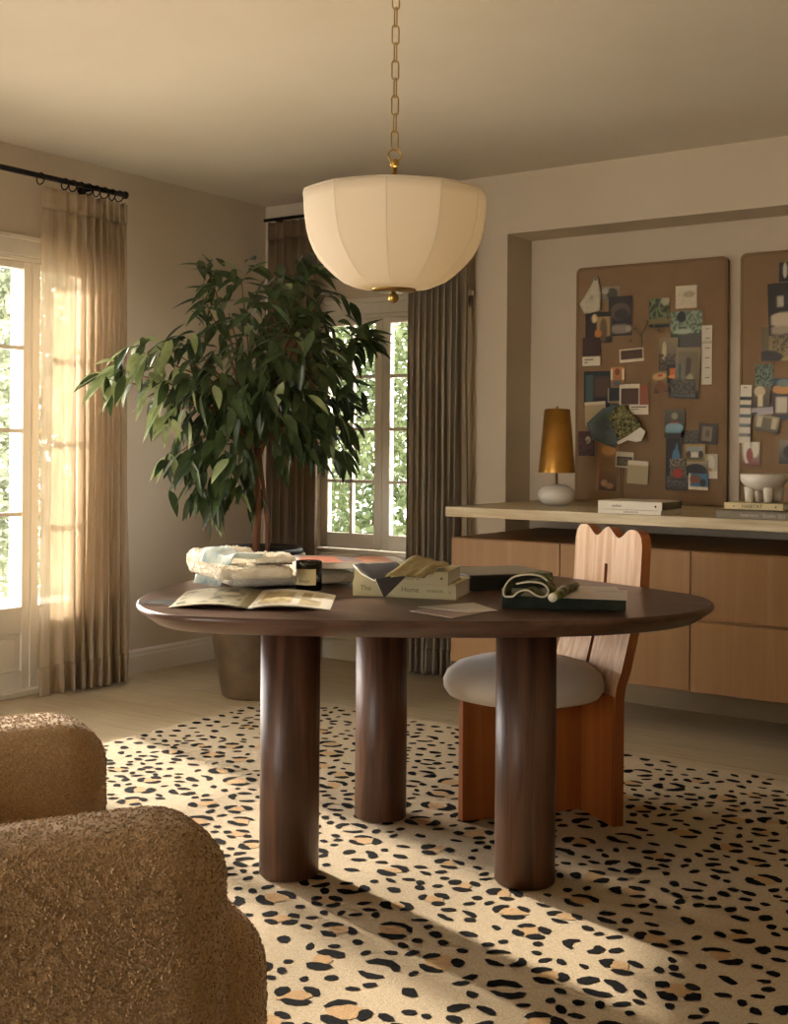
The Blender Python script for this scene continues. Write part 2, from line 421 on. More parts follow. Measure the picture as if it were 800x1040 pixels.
# ------------------------------------------------------------------ rug
def rug():
    r = random.Random(11)
    x0, x1, y0, y1 = -3.73, 1.2, -.6, 4.45
    mb = MB().box((x0, y0, 0), (x1, y1, .014))
    Z = .0152
    def poly(pts, mi):
        mb.add([(x, y, Z) for x, y in pts], [tuple(range(len(pts)))], mi)
    def blob(cx, cy, ra, rb, an, mi, n=9):
        o = r.uniform(0, 6.28); pts = []
        for k in range(n):
            t = 2*math.pi*k/n; q = r.uniform(.78, 1.16); a = ra*q*math.cos(t+o*0); b = rb*q*math.sin(t)
            x = cx+a*math.cos(an)-b*math.sin(an); y = cy+a*math.sin(an)+b*math.cos(an)
            pts.append((min(max(x, x0+.01), x1-.01), min(max(y, y0+.01), y1-.01)))
        poly(pts, mi)
    # rosettes by dart throwing on a grid
    cell = .10; G = {}
    def near(x, y, d):
        i, j = int(x//cell), int(y//cell)
        for a in (-2, -1, 0, 1, 2):
            for b in (-2, -1, 0, 1, 2):
                for (qx, qy, qd) in G.get((i+a, j+b), ()):
                    if (qx-x)**2+(qy-y)**2 < ((d+qd)/2)**2: return True
        return False
    def put(x, y, d): G.setdefault((int(x//cell), int(y//cell)), []).append((x, y, d))
    out = []
    for k in range(60000):
        x = r.uniform(x0+.03, x1-.03); y = r.uniform(y0+.03, y1-.03)
        if x*-.571+y*.82 < 2.0 and x < .2 and False: continue
        e = min(x-x0, x1-x, y-y0, y1-y)
        dens = .8+.35*noise.noise(Vector((x*1.3, y*1.3, 3)))
        big = e > .2 and noise.noise(Vector((x*2.1, y*2.1, 8))) > -.55
        d = r.uniform(.098, .128)/max(dens, .76)*.9 if big else .07
        if near(x, y, d): continue
        put(x, y, d); out.append((x, y, d, big))
    for (x, y, d, big) in out:
        if not big or r.random() < .12:
            blob(x, y, r.uniform(.019, .028), r.uniform(.014, .020), r.uniform(-.5, .5)-.2, 1); continue
        ro = d*.34; el = r.uniform(.75, 1.0); an = r.uniform(0, 3.14)
        if r.random() < .66: blob(x+r.uniform(-.006, .006), y+r.uniform(-.006, .006), ro*r.uniform(.7, 1.15), ro*r.uniform(.55, .95)*el, an, 2, 8)
        k = r.choice((2, 3, 3, 4)); t = r.uniform(0, 6.28)
        for q in range(k):
            span = 2*math.pi/k*r.uniform(.5, .88); w = r.uniform(.0120, .0185); m = 5
            ou, inn = [], []
            for s in range(m):
                u = s/(m-1); a = t+span*(u-.5); ww = w*(math.sin(math.pi*(.14+.72*u)))*r.uniform(.85, 1.25)
                ou.append((x+math.cos(a)*(ro+ww), y+math.sin(a)*(ro+ww)*el)); inn.append((x+math.cos(a)*(ro-ww), y+math.sin(a)*(ro-ww)*el))
            P = ou+inn[::-1]
            # fan of quads keeps the arc convex enough
            b0 = len(mb.v)
            mb.v += [Vector((min(max(px, x0+.005), x1-.005), min(max(py, y0+.005), y1-.005), Z+.0002)) for px, py in ou+inn]
            for s in range(m-1):
                mb.f.append([b0+s, b0+s+1, b0+m+s+1, b0+m+s]); mb.m.append(1); mb.s.append(False)
            t += 2*math.pi/k*r.uniform(.85, 1.15)
    # filler dots in the gaps
    for k in range(30000):
        x = r.uniform(x0+.03, x1-.03); y = r.uniform(y0+.03, y1-.03)
        if near(x, y, .036): continue
        put(x, y, .040)
        blob(x, y, r.uniform(.014, .024), r.uniform(.010, .015), r.uniform(0, 3.14), 1, 7)
    o = mb.build('leopard_rug', [RUGB, RUGK, RUGT])
    tag(o, 'sand coloured rug with black and tan leopard spots under the round table', 'rug')
rug()

# ------------------------------------------------------------------ curtains
def curtain(name, p0, p1, nrm, z0, z1, folds, amp, mat, label, seed, drop0=0, hemz=.14, group=None, flat=None, bunch=None):
    r = random.Random(seed); p0 = Vector(p0); p1 = Vector(p1); d = p1-p0; L = d.length; u = d/L; n = Vector(nrm)
    c = thing(name, (p0+p1)/2*1 + UP*(z0-p0.z), label, 'curtain', group)
    ph = [r.uniform(-.4, .4) for _ in range(folds+2)]; am = [r.uniform(.7, 1.25) for _ in range(folds+2)]
    def off(t, z):
        s = t*folds; k = int(min(s, folds-1)); h = (z-z0)/(z1-z0)
        a = amp*(am[k]*(1-(s-k))+am[k+1]*(s-k))*(flat(t) if flat else 1)
        wob = .5*noise.noise(Vector((t*3, z*.9, seed)))
        o = a*(.55+.45*(1-h)**.7)*math.sin(2*math.pi*(s+wob*.6*(1-h)))
        o += a*.35*math.sin(2*math.pi*s*2.3+1.3+wob*2)*(1-h)
        q = u*(a*.35*math.cos(2*math.pi*s)*(1-h*.6))
        return n*o+q
    def spread(t, z):
        h = (z-z0)/(z1-z0); return t
    NU = folds*14
    def f(u_, v_):
        z = z0+(z1-.10-z0)*v_
        t = bunch(u_, (z-z0)/(z1-z0)) if bunch else u_
        return p0+u*(L*t)+off(u_, z)+UP*(z-p0.z)
    body = MB().grid(f, NU, 26).build('panel', mat, c, solid=.0016)
    # pleated heading tape
    def g(u_, v_):
        z = z1-.10+.10*v_; t = bunch(u_, (z-z0)/(z1-z0)) if bunch else u_
        o = off(u_, z1-.10)
        return p0+u*(L*t)+o*(1-.25*v_)+n*.004+UP*(z-p0.z-drop0*(1-u_)**6)
    MB().grid(g, NU, 3).build('heading', mat, c, solid=.003)
    def hh(u_, v_):
        z = z0+hemz*v_; t = bunch(u_, (z-z0)/(z1-z0)) if bunch else u_
        return p0+u*(L*t)+off(u_, z)+n*.004+UP*(z-p0.z)
    MB().grid(hh, NU, 4).build('hem', mat, body, solid=.002)
    return c
# left curtain, drawn to the right end of the rod: loose and flat where it crosses the glass, tightly stacked at its end
def lb(t, h):
    a = .50*t + .50*(t**.55)
    return a
def lf(t): return .55 if t < .3 else min(1.0, .55+1.5*(t-.3))
LX = XL+.115
curtain('linen_curtain', (LX, W(40, 450, X=LX).y, 0), (LX, W(126, 450, X=LX).y, 0), (1, 0, 0), .012, 2.424, 10, .042, SHEER, 'beige linen curtain glowing with sunlight beside the french doors', 4, flat=lambda t: min(1, .35+1.6*t), bunch=lambda t, h: t**.66)
CE = W(124, 450, X=LX).y
rod = thing('curtain_rod', (LX, 4.2, 2.47), 'black iron curtain rod above the french doors', 'curtain rod')
MB().tube([(LX, 1.6, 2.47), (LX, CE, 2.47)], .013, 12).build('rod', IRON, rod)
MB().tube([(LX, CE, 2.47), (LX, CE+.015, 2.47)], [.019, .019], 12).build('finial', IRON, rod)
for y in (4.1, 3.0, 1.75): MB().tube([(XL, y, 2.47), (LX, y, 2.47)], .008, 8).tube([(XL, y, 2.47), (XL+.006, y, 2.47)], .024, 12).build('bracket', IRON, rod)
def ring(c, ax, r=.024, t=.0032, n=18):
    c = Vector(c); ax = Vector(ax).normalized(); a = ax.orthogonal().normalized(); b = ax.cross(a)
    return MB().tube([c+(a*math.cos(2*math.pi*k/n)+b*math.sin(2*math.pi*k/n))*r for k in range(n)], t, 6, 0, True)
for k, y in enumerate([W(q_, 190, X=LX).y for q_ in (41, 66, 74, 82, 90, 98, 106, 114, 121)]):
    ring((LX, y, 2.457), (0.15*math.sin(k*3), 1, 0), .027).build('curtain_ring', IRON, rod)

CY_ = YB-.115
curtain('brown_curtain', (W(271, 450, Y=CY_).x, CY_, 0), (W(318, 450, Y=CY_).x, CY_, 0), (0, -1, 0), .012, 2.495, 6, .035, DRAPE, 'brown curtain hanging behind the tree left of the paned window', 14)
cxa, cxb = W(414, 450, Y=CY_).x, W(471, 450, Y=CY_).x
curtain('taupe_curtain', (cxa, CY_, 0), (cxb, CY_, 0), (0, -1, 0), .012, 2.495, 9, .04, DRAPE2, 'grey taupe curtain hanging right of the paned window', 17)
rod2 = thing('curtain_rod', (-4.0, CY_, 2.51), 'dark curtain rod above the paned back window', 'curtain rod')
MB().tube([(-4.68, CY_, 2.513), (cxb-.02, CY_, 2.513)], .010, 10).build('rod', IRON, rod2)
for x in (-4.6, -3.45): MB().tube([(x, YB, 2.51), (x, CY_, 2.51)], .008, 8).build('bracket', IRON, rod2)

# ------------------------------------------------------------------ credenza and stone ledge
CF, CT, CB = 4.85, .785, .205
cab = [-3.045, -2.478, -1.875, -1.272, -.669, -.066, .537, 1.09]
for i in range(len(cab)-1):
    x0, x1 = cab[i], cab[i+1]
    wh = ['first', 'second', 'third', 'fourth', 'fifth', 'sixth', 'seventh'][i]
    lab = ['light oak drawer unit at the left end of the floating credenza, beside the taupe curtain', 'light oak drawer unit seen behind the crown-backed chair', 'light oak drawer unit with two drawers at the right edge of the photo'][i] if i < 3 else '%s oak drawer unit from the curtain end of the floating credenza' % wh
    c = thing('drawer_unit', ((x0+x1)/2, (CF+YB)/2, CB), lab, 'cabinet', 'floating oak drawer units')
    MB().box((x0+.0005, CF+.021, CB+.004), (x1-.0005, AY-.02, CT)).build('body', [OAKCAB], c)
    for (z0, z1) in ((CB, .495), (.507, CT-.003)):
        MB().box((x0+.002, CF, z0), (x1-.002, CF+.02, z1)).build('drawer', OAKCAB, c, bevel=.0015)
slab = MB().box((-3.06, 4.82, .884), (AX1-.02, AY-.0005, .93))
tag(slab.build('stone_ledge', STONE, org=(-1, 5.3, .884), bevel=.003), 'long veined travertine ledge running above the oak drawers', 'ledge')
# dark recessed panel that carries the ledge
# ------------------------------------------------------------------ pendant
PD = 3.6; PS = PD/FPX
pcn = W(400, 240, D=PD); px_, py_ = pcn.x, pcn.y
def zy(y): return W(400, y, D=PD).z
pend = thing('pendant_lamp', (px_, py_, zy(293)), 'large cream fabric bowl pendant lamp hanging on a brass chain', 'pendant lamp')
prof = [(21.5, 294), (40, 291), (52, 286), (62, 278.5), (71, 270), (79, 261), (84.5, 252), (88.3, 243), (91, 232), (92.6, 221), (93.6, 210), (94, 199)]
ang0 = math.atan2(-RT.y, -RT.x)   # direction of screen left
NP = 11
def ribang(k): # screen angles measured from the viewer direction
    th = R(-37.3)+k*2*math.pi/NP
    v = -FW*math.cos(th)+RT*math.sin(th); return math.atan2(v.y, v.x)
a0 = ribang(0)
def facet(t, z):
    u = ((t-a0)/(2*math.pi/NP)) % 1.0
    return 1-.024*(1-(2*u-1)**2)
NS = 11*16
def lath(prof_, **k):
    mb = MB(); vs = []; fs = []
    for (r_, z_) in prof_:
        for j in range(NS):
            t = a0+2*math.pi*j/NS; q = r_*facet(t, z_); vs.append((px_+q*math.cos(t), py_+q*math.sin(t), z_))
    for i in range(len(prof_)-1):
        for j in range(NS): fs.append((i*NS+j, i*NS+(j+1) % NS, (i+1)*NS+(j+1) % NS, (i+1)*NS+j))
    mb.add(vs, fs, 0, True); return mb
pr = [(r_*PS, zy(y_)) for r_, y_ in prof]
lath(pr).build('shade', SHADEM, pend, solid=.0025)
rim = [(px_+94*PS*math.cos(t)*facet(t, 0), py_+94*PS*math.sin(t)*facet(t, 0), zy(199)) for t in [a0+2*math.pi*j/NS for j in range(NS)]]
MB().tube(rim, .003, 6, 0, True).build('rim', SHADEM, pend)
for k in range(NP):
    t = a0+k*2*math.pi/NP
    MB().tube([(px_+(r_+.0008)*math.cos(t), py_+(r_+.0008)*math.sin(t), z_) for r_, z_ in pr], .0012, 6).build('rib', pmat('rib_fabric', '#e4dac4', .8), pend)
MB().lathe([(.0, zy(296.5)), (21*PS, zy(296)), (23*PS, zy(294.5)), (23*PS, zy(293)), (0, zy(292.5))], (px_, py_, 0), 32).build('bottom_plate', BRASS, pend)
bc = zy(302.5); rb = 5.3*PS
MB().lathe([(2*PS, zy(294)), (2*PS, zy(299))]+[(rb*math.sin(a), bc+rb*math.cos(a)) for a in [R(x) for x in range(25, 181, 12)]], (px_, py_, 0), 24).build('finial', BRASS, pend)
# frame inside: three spokes and the bulb
sp = MB()
for k in range(3):
    t = a0+k*2*math.pi/3; sp.tube([(px_, py_, zy(196)), (px_+90*PS*math.cos(t), py_+90*PS*math.sin(t), zy(199))], .002, 6)
sp.build('spoke', BRASS, pend)
MB().tube([(px_, py_, zy(170)), (px_, py_, zy(225))], .0085, 12).build('stem', BRASS, pend)
b_ = [(0, zy(262)), (8*PS, zy(259)), (11*PS, zy(250)), (10*PS, zy(242)), (6*PS, zy(232)), (5*PS, zy(225))]
MB().lathe(b_, (px_, py_, 0), 20).build('bulb', base('frosted_bulb', '#f6eedd', .3)[0], pend)
bl = bpy.data.lights.new('bulb_glow', 'POINT'); bl.energy = 1.6; bl.shadow_soft_size = .03; bl.color = (1, .78, .5)
blo = bpy.data.objects.new('bulb_glow', bl); COL.objects.link(blo); blo.parent = pend; blo.location = Vector((px_, py_, zy(213)))-pend.location
rb2 = 5*PS
MB().lathe([(rb2*math.sin(a), zy(166)-rb2*math.cos(a)) for a in [R(x) for x in range(0, 181, 15)]], (px_, py_, 0), 20).build('ball', BRASS, pend)
ring((px_, py_, zy(158)), FW, 6.5*PS, .0028, 24).build('hanging_ring', BRASS, pend)
ztop = H; z = zy(158)+6.5*PS-.004; k = 0
while z < ztop-.02:
    hh = .058; w = .0105
    axu = (RT*math.cos(R(20+90*(k % 2)))+FW*math.sin(R(20+90*(k % 2))))
    c = Vector((px_, py_, z+hh/2)); pts = []
    for j in range(8): a = math.pi*j/7; pts.append(c+axu*(w*math.cos(a))+UP*(hh/2-w+w*math.sin(a)))
    for j in range(8): a = math.pi+math.pi*j/7; pts.append(c+axu*(w*math.cos(a))-UP*(hh/2-w)+UP*w*math.sin(a))
    MB().tube(pts, .0023, 7, 0, True).build('chain_link', BRASS, pend)
    z += hh-.006; k += 1
MB().lathe([(0, H-.03), (.05, H-.025), (.06, H-.003), (.06, H)], (px_, py_, 0), 32).build('ceiling_canopy', BRASS, pend)

# ------------------------------------------------------------------ table
TZ = .775
def tp(x, y): return W(x, y, Z=TZ)
near = [(138, 612), (146, 619), (170, 624), (220, 627.5), (330, 630), (480, 631.5), (605, 630), (680, 625), (712, 620), (726.5, 614), (716, 606), (677.5, 599.5), (640, 594.5), (587, 588)]
out = [tp(x, y) for x, y in near]
far = [(.42, 4.36), (.18, 4.52), (-.08, 4.58), (-.34, 4.52), (-.54, 4.36)]
out += [RT*a+FW*b+UP*TZ for a, b in far]
out += [tp(x, y) for x, y in [(195.6, 589), (171, 594), (152.5, 600.5), (141, 607)]]
def smooth_closed(P, n=8):
    res = []; k = len(P)
    for i in range(k):
        p0, p1, p2, p3 = P[i-1], P[i], P[(i+1) % k], P[(i+2) % k]
        for j in range(n):
            t = j/n; res.append(.5*((2*p1)+(p2-p0)*t+(2*p0-5*p1+4*p2-p3)*t*t+(3*p1-p0-3*p2+p3)*t**3))
    return res
O = smooth_closed(out, 8)
for _ in range(6): O = [(O[i-2]+O[i-1]*2+O[i]*3+O[(i+1) % len(O)]*2+O[(i+2) % len(O)])/9 for i in range(len(O))]
cen = sum(O, Vector((0, 0, 0)))/len(O)
def inset(P, d):
    r_ = []
    for i, p in enumerate(P):
        t = (P[(i+1) % len(P)]-P[i-1]).normalized(); nn = Vector((t.y, -t.x, 0))
        if nn.dot(p-cen) < 0: nn = -nn
        r_.append(p-nn*d)
    return r_
tb = thing('round_table', (cen.x, cen.y, 0), 'large dark stained wooden table with rounded top on three thick cylindrical legs', 'table')
mb = MB(); rings = [(.006, 0), (.002, -.002), (0, -.006), (0, -.013), (.004, -.018), (.045, -.047), (.055, -.05)]
vs = []; N = len(O)
for d, dz in rings: vs += [p+UP*dz for p in inset(O, d)]
fs = [(i*N+(j+1) % N, i*N+j, (i+1)*N+j, (i+1)*N+(j+1) % N) for i in range(len(rings)-1) for j in range(N)]
mb.add(vs, fs, 0, True); top = [Vector(v) for v in vs[:N]]
mb.add(top, [tuple(range(N-1, -1, -1))], 0, False); mb.add(vs[-N:], [tuple(range(N))], 0, False)
tt = mb.build('tabletop', TABLET, tb)
for (x, y) in ((-2.183, 2.636), (-1.618, 2.973), (-2.281, 3.216)):
    d = (Vector((x, y, 0))).dot(FW); rr = .0835
    c = Vector((x, y, 0))+FW*.01
    MB().lathe([(0, .016), (rr-.004, .016), (rr, .02), (rr, TZ-.05), (0, TZ-.05)], (c.x, c.y, 0), 48).build('leg', TABLEW, tb)

# ------------------------------------------------------------------ chair with crown back
A = W(467, 833, Z=.0165); Bc = W(589, 820, Z=.0165); E2 = W(622, 840, Z=.0165)
ch = thing('crown_back_chair', ((A.x+Bc.x)/2, (A.y+Bc.y)/2, .015), 'wooden chair with scalloped crown back, slotted back panel and round cream seat', 'chair')
bk = (Bc-A); bk.z = 0; bk.normalize()                # towards the back of the chair
sw = Vector((bk.y, -bk.x, 0))                        # towards the near side
if sw.dot(E2-Bc) < 0: sw = -sw
half = (E2-Bc).dot(sw); th = .034
def lean(z):
    t = max(0, z-.40); return .045*min(t/.1, 1)*t/.1*.5 if t < .1 else .0225+(min(t, .36)-.1)*.25+max(0, t-.36)*.05
# outline in (s,z) of the back: from the bottom, up the left, the crown, and down
def crown(s):  # three lobes
    q = (s/half+1)*1.5  # 0..3
    return .905+.03*abs(math.sin(math.pi*q))**.8 if 0 <= q <= 3 else .9
S = []
cols = 60
hw = half
zt = []
for i in range(cols+1):
    q = (i/cols)*3; e = min(i, cols-i)/cols*2*hw
    zc = .932+.016*math.cos(2*math.pi*(q-.5)) if .5 < q < 2.5 else .948
    rad = .05
    if e < rad: zc -= rad-math.sqrt(max(0, rad*rad-(rad-e)**2))
    zt.append(zc)
slot = .0095
mbk = MB()
nz = 26
def bp(s, z, k):
    taper = 1.0
    return Bc+sw*s*taper+bk*(lean(z)+k*th)+UP*(z-.0165)
def half_panel(sa, sb, ztop_fn, z0):
    """one sheet of the back between two s positions"""
    n = 26
    front = []; back = []
    for j in range(nz+1):
        for i in range(n+1):
            s = sa+(sb-sa)*i/n; z = z0+(ztop_fn(s)-z0)*(j/nz)
            front.append(bp(s, z, 0)); back.append(bp(s, z, 1))
    m = len(front); W_ = n+1; fs = []; fb = []; ed = []
    for j in range(nz):
        for i in range(n):
            a = j*W_+i; fs.append((a, a+1, a+1+W_, a+W_)); fb.append((m+a+W_, m+a+1+W_, m+a+1, m+a))
    for j in range(nz):
        a = j*W_; ed.append((a, a+W_, m+a+W_, m+a)); a = j*W_+n; ed.append((a+W_, a, m+a, m+a+W_))
    for i in range(n):
        a = i; ed.append((a+1, a, m+a, m+a+1)); a = nz*W_+i; ed.append((a, a+1, m+a+1, m+a))
    mbk.add(front+back, fs+fb, 0, False)
    mbk.add(front+back, ed, 1, False)
def ztop(s):
    x = (s+hw)/(2*hw)*cols; i = int(min(max(x, 0), cols-1)); return zt[i]+(zt[i+1]-zt[i])*(x-i)
ZS = .825   # top of the slot
half_panel(-hw, -slot, ztop, ZS); half_panel(-slot, slot, ztop, ZS); half_panel(slot, hw, ztop, ZS)
half_panel(-hw, -slot, lambda s: ZS, .50); half_panel(slot, hw, lambda s: ZS, .50)
half_panel(-hw, hw, lambda s: .50, .0165)
mbk.build('backrest', [PALEW, CHERRY], ch)
# spine panel, then painted shade on the lower back
fl = Matrix.Identity(4)
mb = MB(); T = frame(A, bk); L = (Bc-A).length
mb.box((0, -.017, 0), (L, .017, .405), 0, T)
mb.build('spine_panel', CHERRY, ch, bevel=.002)
mb = MB(); T = frame(Bc, bk)
mb.box((-.006, -hw, 0), (0, hw, .41), 0, T); mb.build('lower_back_shade', CHERRY, ch, bevel=.001)  # thin darker sheet standing in for shade on the same back panel
sc_ = A+bk*(L*.51)
mb = MB(); rs = .262
profS = [(0, .405), (rs-.04, .405), (rs-.015, .412), (rs-.002, .432), (rs, .455), (rs-.012, .48), (rs-.04, .502), (rs-.09, .518), (rs-.16, .527), (0, .53)]
mb.lathe(profS, (sc_.x, sc_.y, 0), 56).build('seat_cushion', CREAMV, ch)

# ------------------------------------------------------------------ armchair in boucle
def armchair():
    NA = RT*-.262+FW*1.90          # front end of the near arm
    FA = RT*-.60+FW*2.55          # front end of the far arm
    fwd = None
    side = (FA-NA); side.z = 0; wid = side.length; side.normalize()
    f = Vector((side.y, -side.x, 0))
    if f.dot(RT) < 0: f = -f
    base_ = (NA+FA)/2; org = base_-f*.35; org.z = 0
    ac = thing('boucle_armchair', (org.x, org.y, 0), 'light brown boucle armchair with rounded arms in the lower left corner', 'armchair')
    # centre line of the shell in plan: near arm end -> back -> far arm end
    t2 = .11; hw_ = wid/2; dep = .56; rad = .26
    pts = []
    def P(a, b): return base_+side*b+f*a
    n = 12
    for i in range(n+1): pts.append((-.0-(dep-rad)*i/n - .11, -hw_))
    for i in range(1, 13): a = math.pi/2*i/12; pts.append((-(dep-rad)-.11-rad*math.sin(a), -hw_+rad*(1-math.cos(a))))
    for i in range(1, 9): pts.append((-(dep)-.11, -hw_+rad+(2*hw_-2*rad)*i/8))
    for i in range(1, 13): a = math.pi/2*i/12; pts.append((-(dep-rad)-.11-rad*math.cos(a), hw_-rad+rad*math.sin(a)))
    for i in range(1, n+1): pts.append((-(dep-rad)-.11+(dep-rad)*i/n, hw_))
    rr = .11
    cap = [(-.11+rr*math.sin(R(x)), R(x)) for x in (15, 30, 45, 60, 72, 82, 88)]
    full = [(c, -hw_, a) for c, a in reversed(cap)]+[(a, b, 0) for a, b in pts]+[(c, hw_, a) for c, a in cap]
    z0, z1 = .07, .655
    m = 40; vs = []
    for i, (a, b, ca) in enumerate(full):
        p = P(a, b); p.z = 0
        j = min(max(i, 8), len(full)-9)
        q0 = P(full[j-1][0], full[j-1][1]); q1 = P(full[j+1][0], full[j+1][1]); tg = (q1-q0); tg.z = 0; tg.normalize(); nn = Vector((tg.y, -tg.x, 0))
        ins = rr*(1-math.cos(ca)); hx = t2-ins; hz = (z1-z0)/2-ins; zc = (z0+z1)/2; cr = max(min(.10, hx), .001)
        for k in range(m):
            # rounded rectangle section
            t = 2*math.pi*k/m; cx = math.copysign(abs(math.cos(t))**.55, math.cos(t)); cz = math.copysign(abs(math.sin(t))**.18, math.sin(t))
            e = abs(math.sin(t))
            x = hx*cx; z = (hz-cr)*max(-1, min(1, math.sin(t)*3.2)) + cr*math.copysign((1-abs(math.cos(t))**2.2)**.5, math.sin(t))
            x = hx*math.copysign(min(1, abs(math.cos(t))**.5), math.cos(t))
            vs.append(p+nn*x+UP*(zc+z))
    k = len(full); fs = []
    for i in range(k-1):
        for j in range(m): fs.append((i*m+j, i*m+(j+1) % m, (i+1)*m+(j+1) % m, (i+1)*m+j))
    fs.append(tuple(range(m-1, -1, -1))); fs.append(tuple(range((k-1)*m, k*m)))
    sh = MB(); sh.add(vs, fs, 0, True)
    # seat body bulging out in front of the arms
    T = Matrix.Identity(4)
    for i in range(3): T[i][0] = f[i]; T[i][1] = side[i]; T[i][2] = UP[i]; T[i][3] = base_[i]
    T[2][3] = 0
    se = MB(); rbox(se, (-.56, -hw_+.0, .07), (.115, hw_-.0, .465), .12, 14, T)
    cu = MB(); rbox(cu, (-.56, -hw_+.115, .40), (.06, hw_-.115, .480), .035, 12, T)
    objs = [(sh, 'arm_and_back_shell'), (se, 'seat_base'), (cu, 'seat_cushion')]
    r = random.Random(2)
    for mbx, nm in objs:
        o = mbx.build(nm, BOUCLE, ac)
        tufts(o, r, ac)
    MB().lathe([(0, 0.0165), (.24, 0.0165), (.24, .075), (0, .075)], (org.x+f.x*.05, org.y+f.y*.05, 0), 40).build('swivel_base', IRON, ac)
    return ac
def tufts(o, r, ac, per=1/(.0062**2), s0=.0018, s1=.0032, mat=None, keep=True):
    """little wool loops over the cloth, kept inside the same mesh"""
    me = o.data; V = [v.co.copy() for v in me.vertices]; vs = list(V); fs = [tuple(p.vertices) for p in me.polygons]; base_n = len(fs)
    oc = [Vector(v) for v in ((1,0,0),(-1,0,0),(0,1,0),(0,-1,0),(0,0,1),(0,0,-1))]
    of = [(0,2,4),(2,1,4),(1,3,4),(3,0,4),(2,0,5),(1,2,5),(3,1,5),(0,3,5)]
    for p in me.polygons:
        if p.area < 1e-7: continue
        n = p.normal; idx = p.vertices; q = [V[i] for i in idx[:4]]
        c = (p.area*per); k = int(c)+(1 if r.random() < c-int(c) else 0)
        if ac is not None and p.center.z+ac.location.z < .12: k = 0
        for _ in range(k):
            a, b = r.random(), r.random()
            if len(q) == 4: pt = (q[0]*(1-a)+q[1]*a)*(1-b)+(q[3]*(1-a)+q[2]*a)*b
            else: continue
            s = r.uniform(s0, s1); b0 = len(vs)
            rot = Matrix.Rotation(r.uniform(0, 6.28), 3, Vector((r.random(), r.random(), r.random()+.1)).normalized())
            cc = pt+n*r.uniform(-.0011, .0009)
            for v in oc: vs.append(cc+(rot@v)*s*r.uniform(.7, 1.3))
            fs += [tuple(b0+i for i in f_) for f_ in of]
    me2 = bpy.data.meshes.new(me.name); me2.from_pydata(vs, [], fs); me2.materials.append(mat or BOUCLE)
    me2.polygons.foreach_set('use_smooth', [True]*len(fs)); me2.update(); o.data = me2
armchair()

# ------------------------------------------------------------------ tree in a pot
pb = W(253, 708, Z=0); PX, PY = pb.x-.02, pb.y+.06
PDp = Vector((PX, PY, 0)).dot(FW)
tr = thing('potted_fig_tree', (PX, PY, 0), 'tall potted fig tree with drooping dark green leaves in the corner', 'potted tree')
ps = PDp/FPX
POTM = mottled('weathered_glaze', '#3d2f22', '#6f5b3f', .35, 5, .25, .004, 25)
MB().lathe([(0, 0), (.150, 0), (.158, .01), (.172, .09), (.205, .28), (.224, .45), (.232, .58), (.236, .64), (.242, .66), (.242, .685), (.228, .69), (.215, .68), (.205, .60)], (PX, PY, 0), 56).build('pot', POTM, tr)
MB().lathe([(.20, .60), (.225, .66), (.232, .70), (.222, .715), (.206, .70), (.20, .655), (0, .66)], (PX, PY, 0), 40).build('nursery_pot', pmat('black_plastic', '#141210', .5), tr)
BARK = mottled('brown_bark', '#8a5a3c', '#6d452d', .8, 20, .4, .002, 120, (1, 1, .3))
def tpt(x, y, d=0): return W(x, y, D=PDp+d)
trunk = [Vector((PX, PY, .64)), tpt(262, 520), tpt(261, 480), tpt(257, 448)]
tk = MB(); tk.tube(trunk, [.021, .017, .016, .014], 10)
tk.tube([tpt(261, 470), tpt(272, 440, .05), tpt(280, 400, .05)], [.010, .009, .007], 8)
tk.tube([Vector((PX+.05, PY+.03, .64)), tpt(272, 540, .04), tpt(268, 500, .02), tpt(263, 455, .02)], [.012, .01, .01, .008], 8)
clusters = [ # x, y, depth, radius px, leaves
 (210,268,0,14,9),(205,300,-.1,18,12),(245,285,0,18,12),(232,318,-.1,22,16),(285,285,.1,18,12),(318,272,0,18,14),(330,300,.1,18,10),(300,305,-.15,24,18),
 (262,335,-.2,26,20),(300,335,0,26,20),(330,330,0,22,16),(355,345,0,16,11),(372,340,0,12,9),(340,365,0,22,16),
 (225,350,-.1,24,18),(190,345,-.2,18,15),(165,350,-.3,18,15),(145,358,-.35,16,12),(122,375,-.4,10,9),(108,385,-.42,8,7),(160,385,-.3,20,16),(190,385,-.2,24,20),
 (225,390,-.2,26,22),(262,380,-.25,28,26),(300,375,-.15,28,26),(332,395,0,24,20),(350,405,0,18,12),(175,415,-.3,20,16),(205,425,-.2,24,18),(240,425,-.2,26,22),
 (280,415,-.15,28,26),(315,420,-.05,26,22),(340,430,0,20,16),(190,450,-.1,20,14),(215,460,-.15,22,18),(245,455,-.2,20,14),(310,450,0,22,16),(335,455,.05,16,11),
 (200,485,-.15,18,12),(225,490,-.15,20,16),(245,490,-.1,16,9),(215,508,-.15,12,7),(285,440,.1,24,14),(172,465,-.1,10,5),(260,360,.25,30,26),(300,400,.3,30,26),(230,400,.25,28,20),(330,350,.25,24,16),(270,310,.25,24,16),(208,500,0,12,6),(262,500,0,10,5),(275,400,-.35,24,18),(290,350,-.3,24,16),(210,375,-.35,20,12),(250,400,-.35,20,14)]
lf = MB(); rl = random.Random(21)
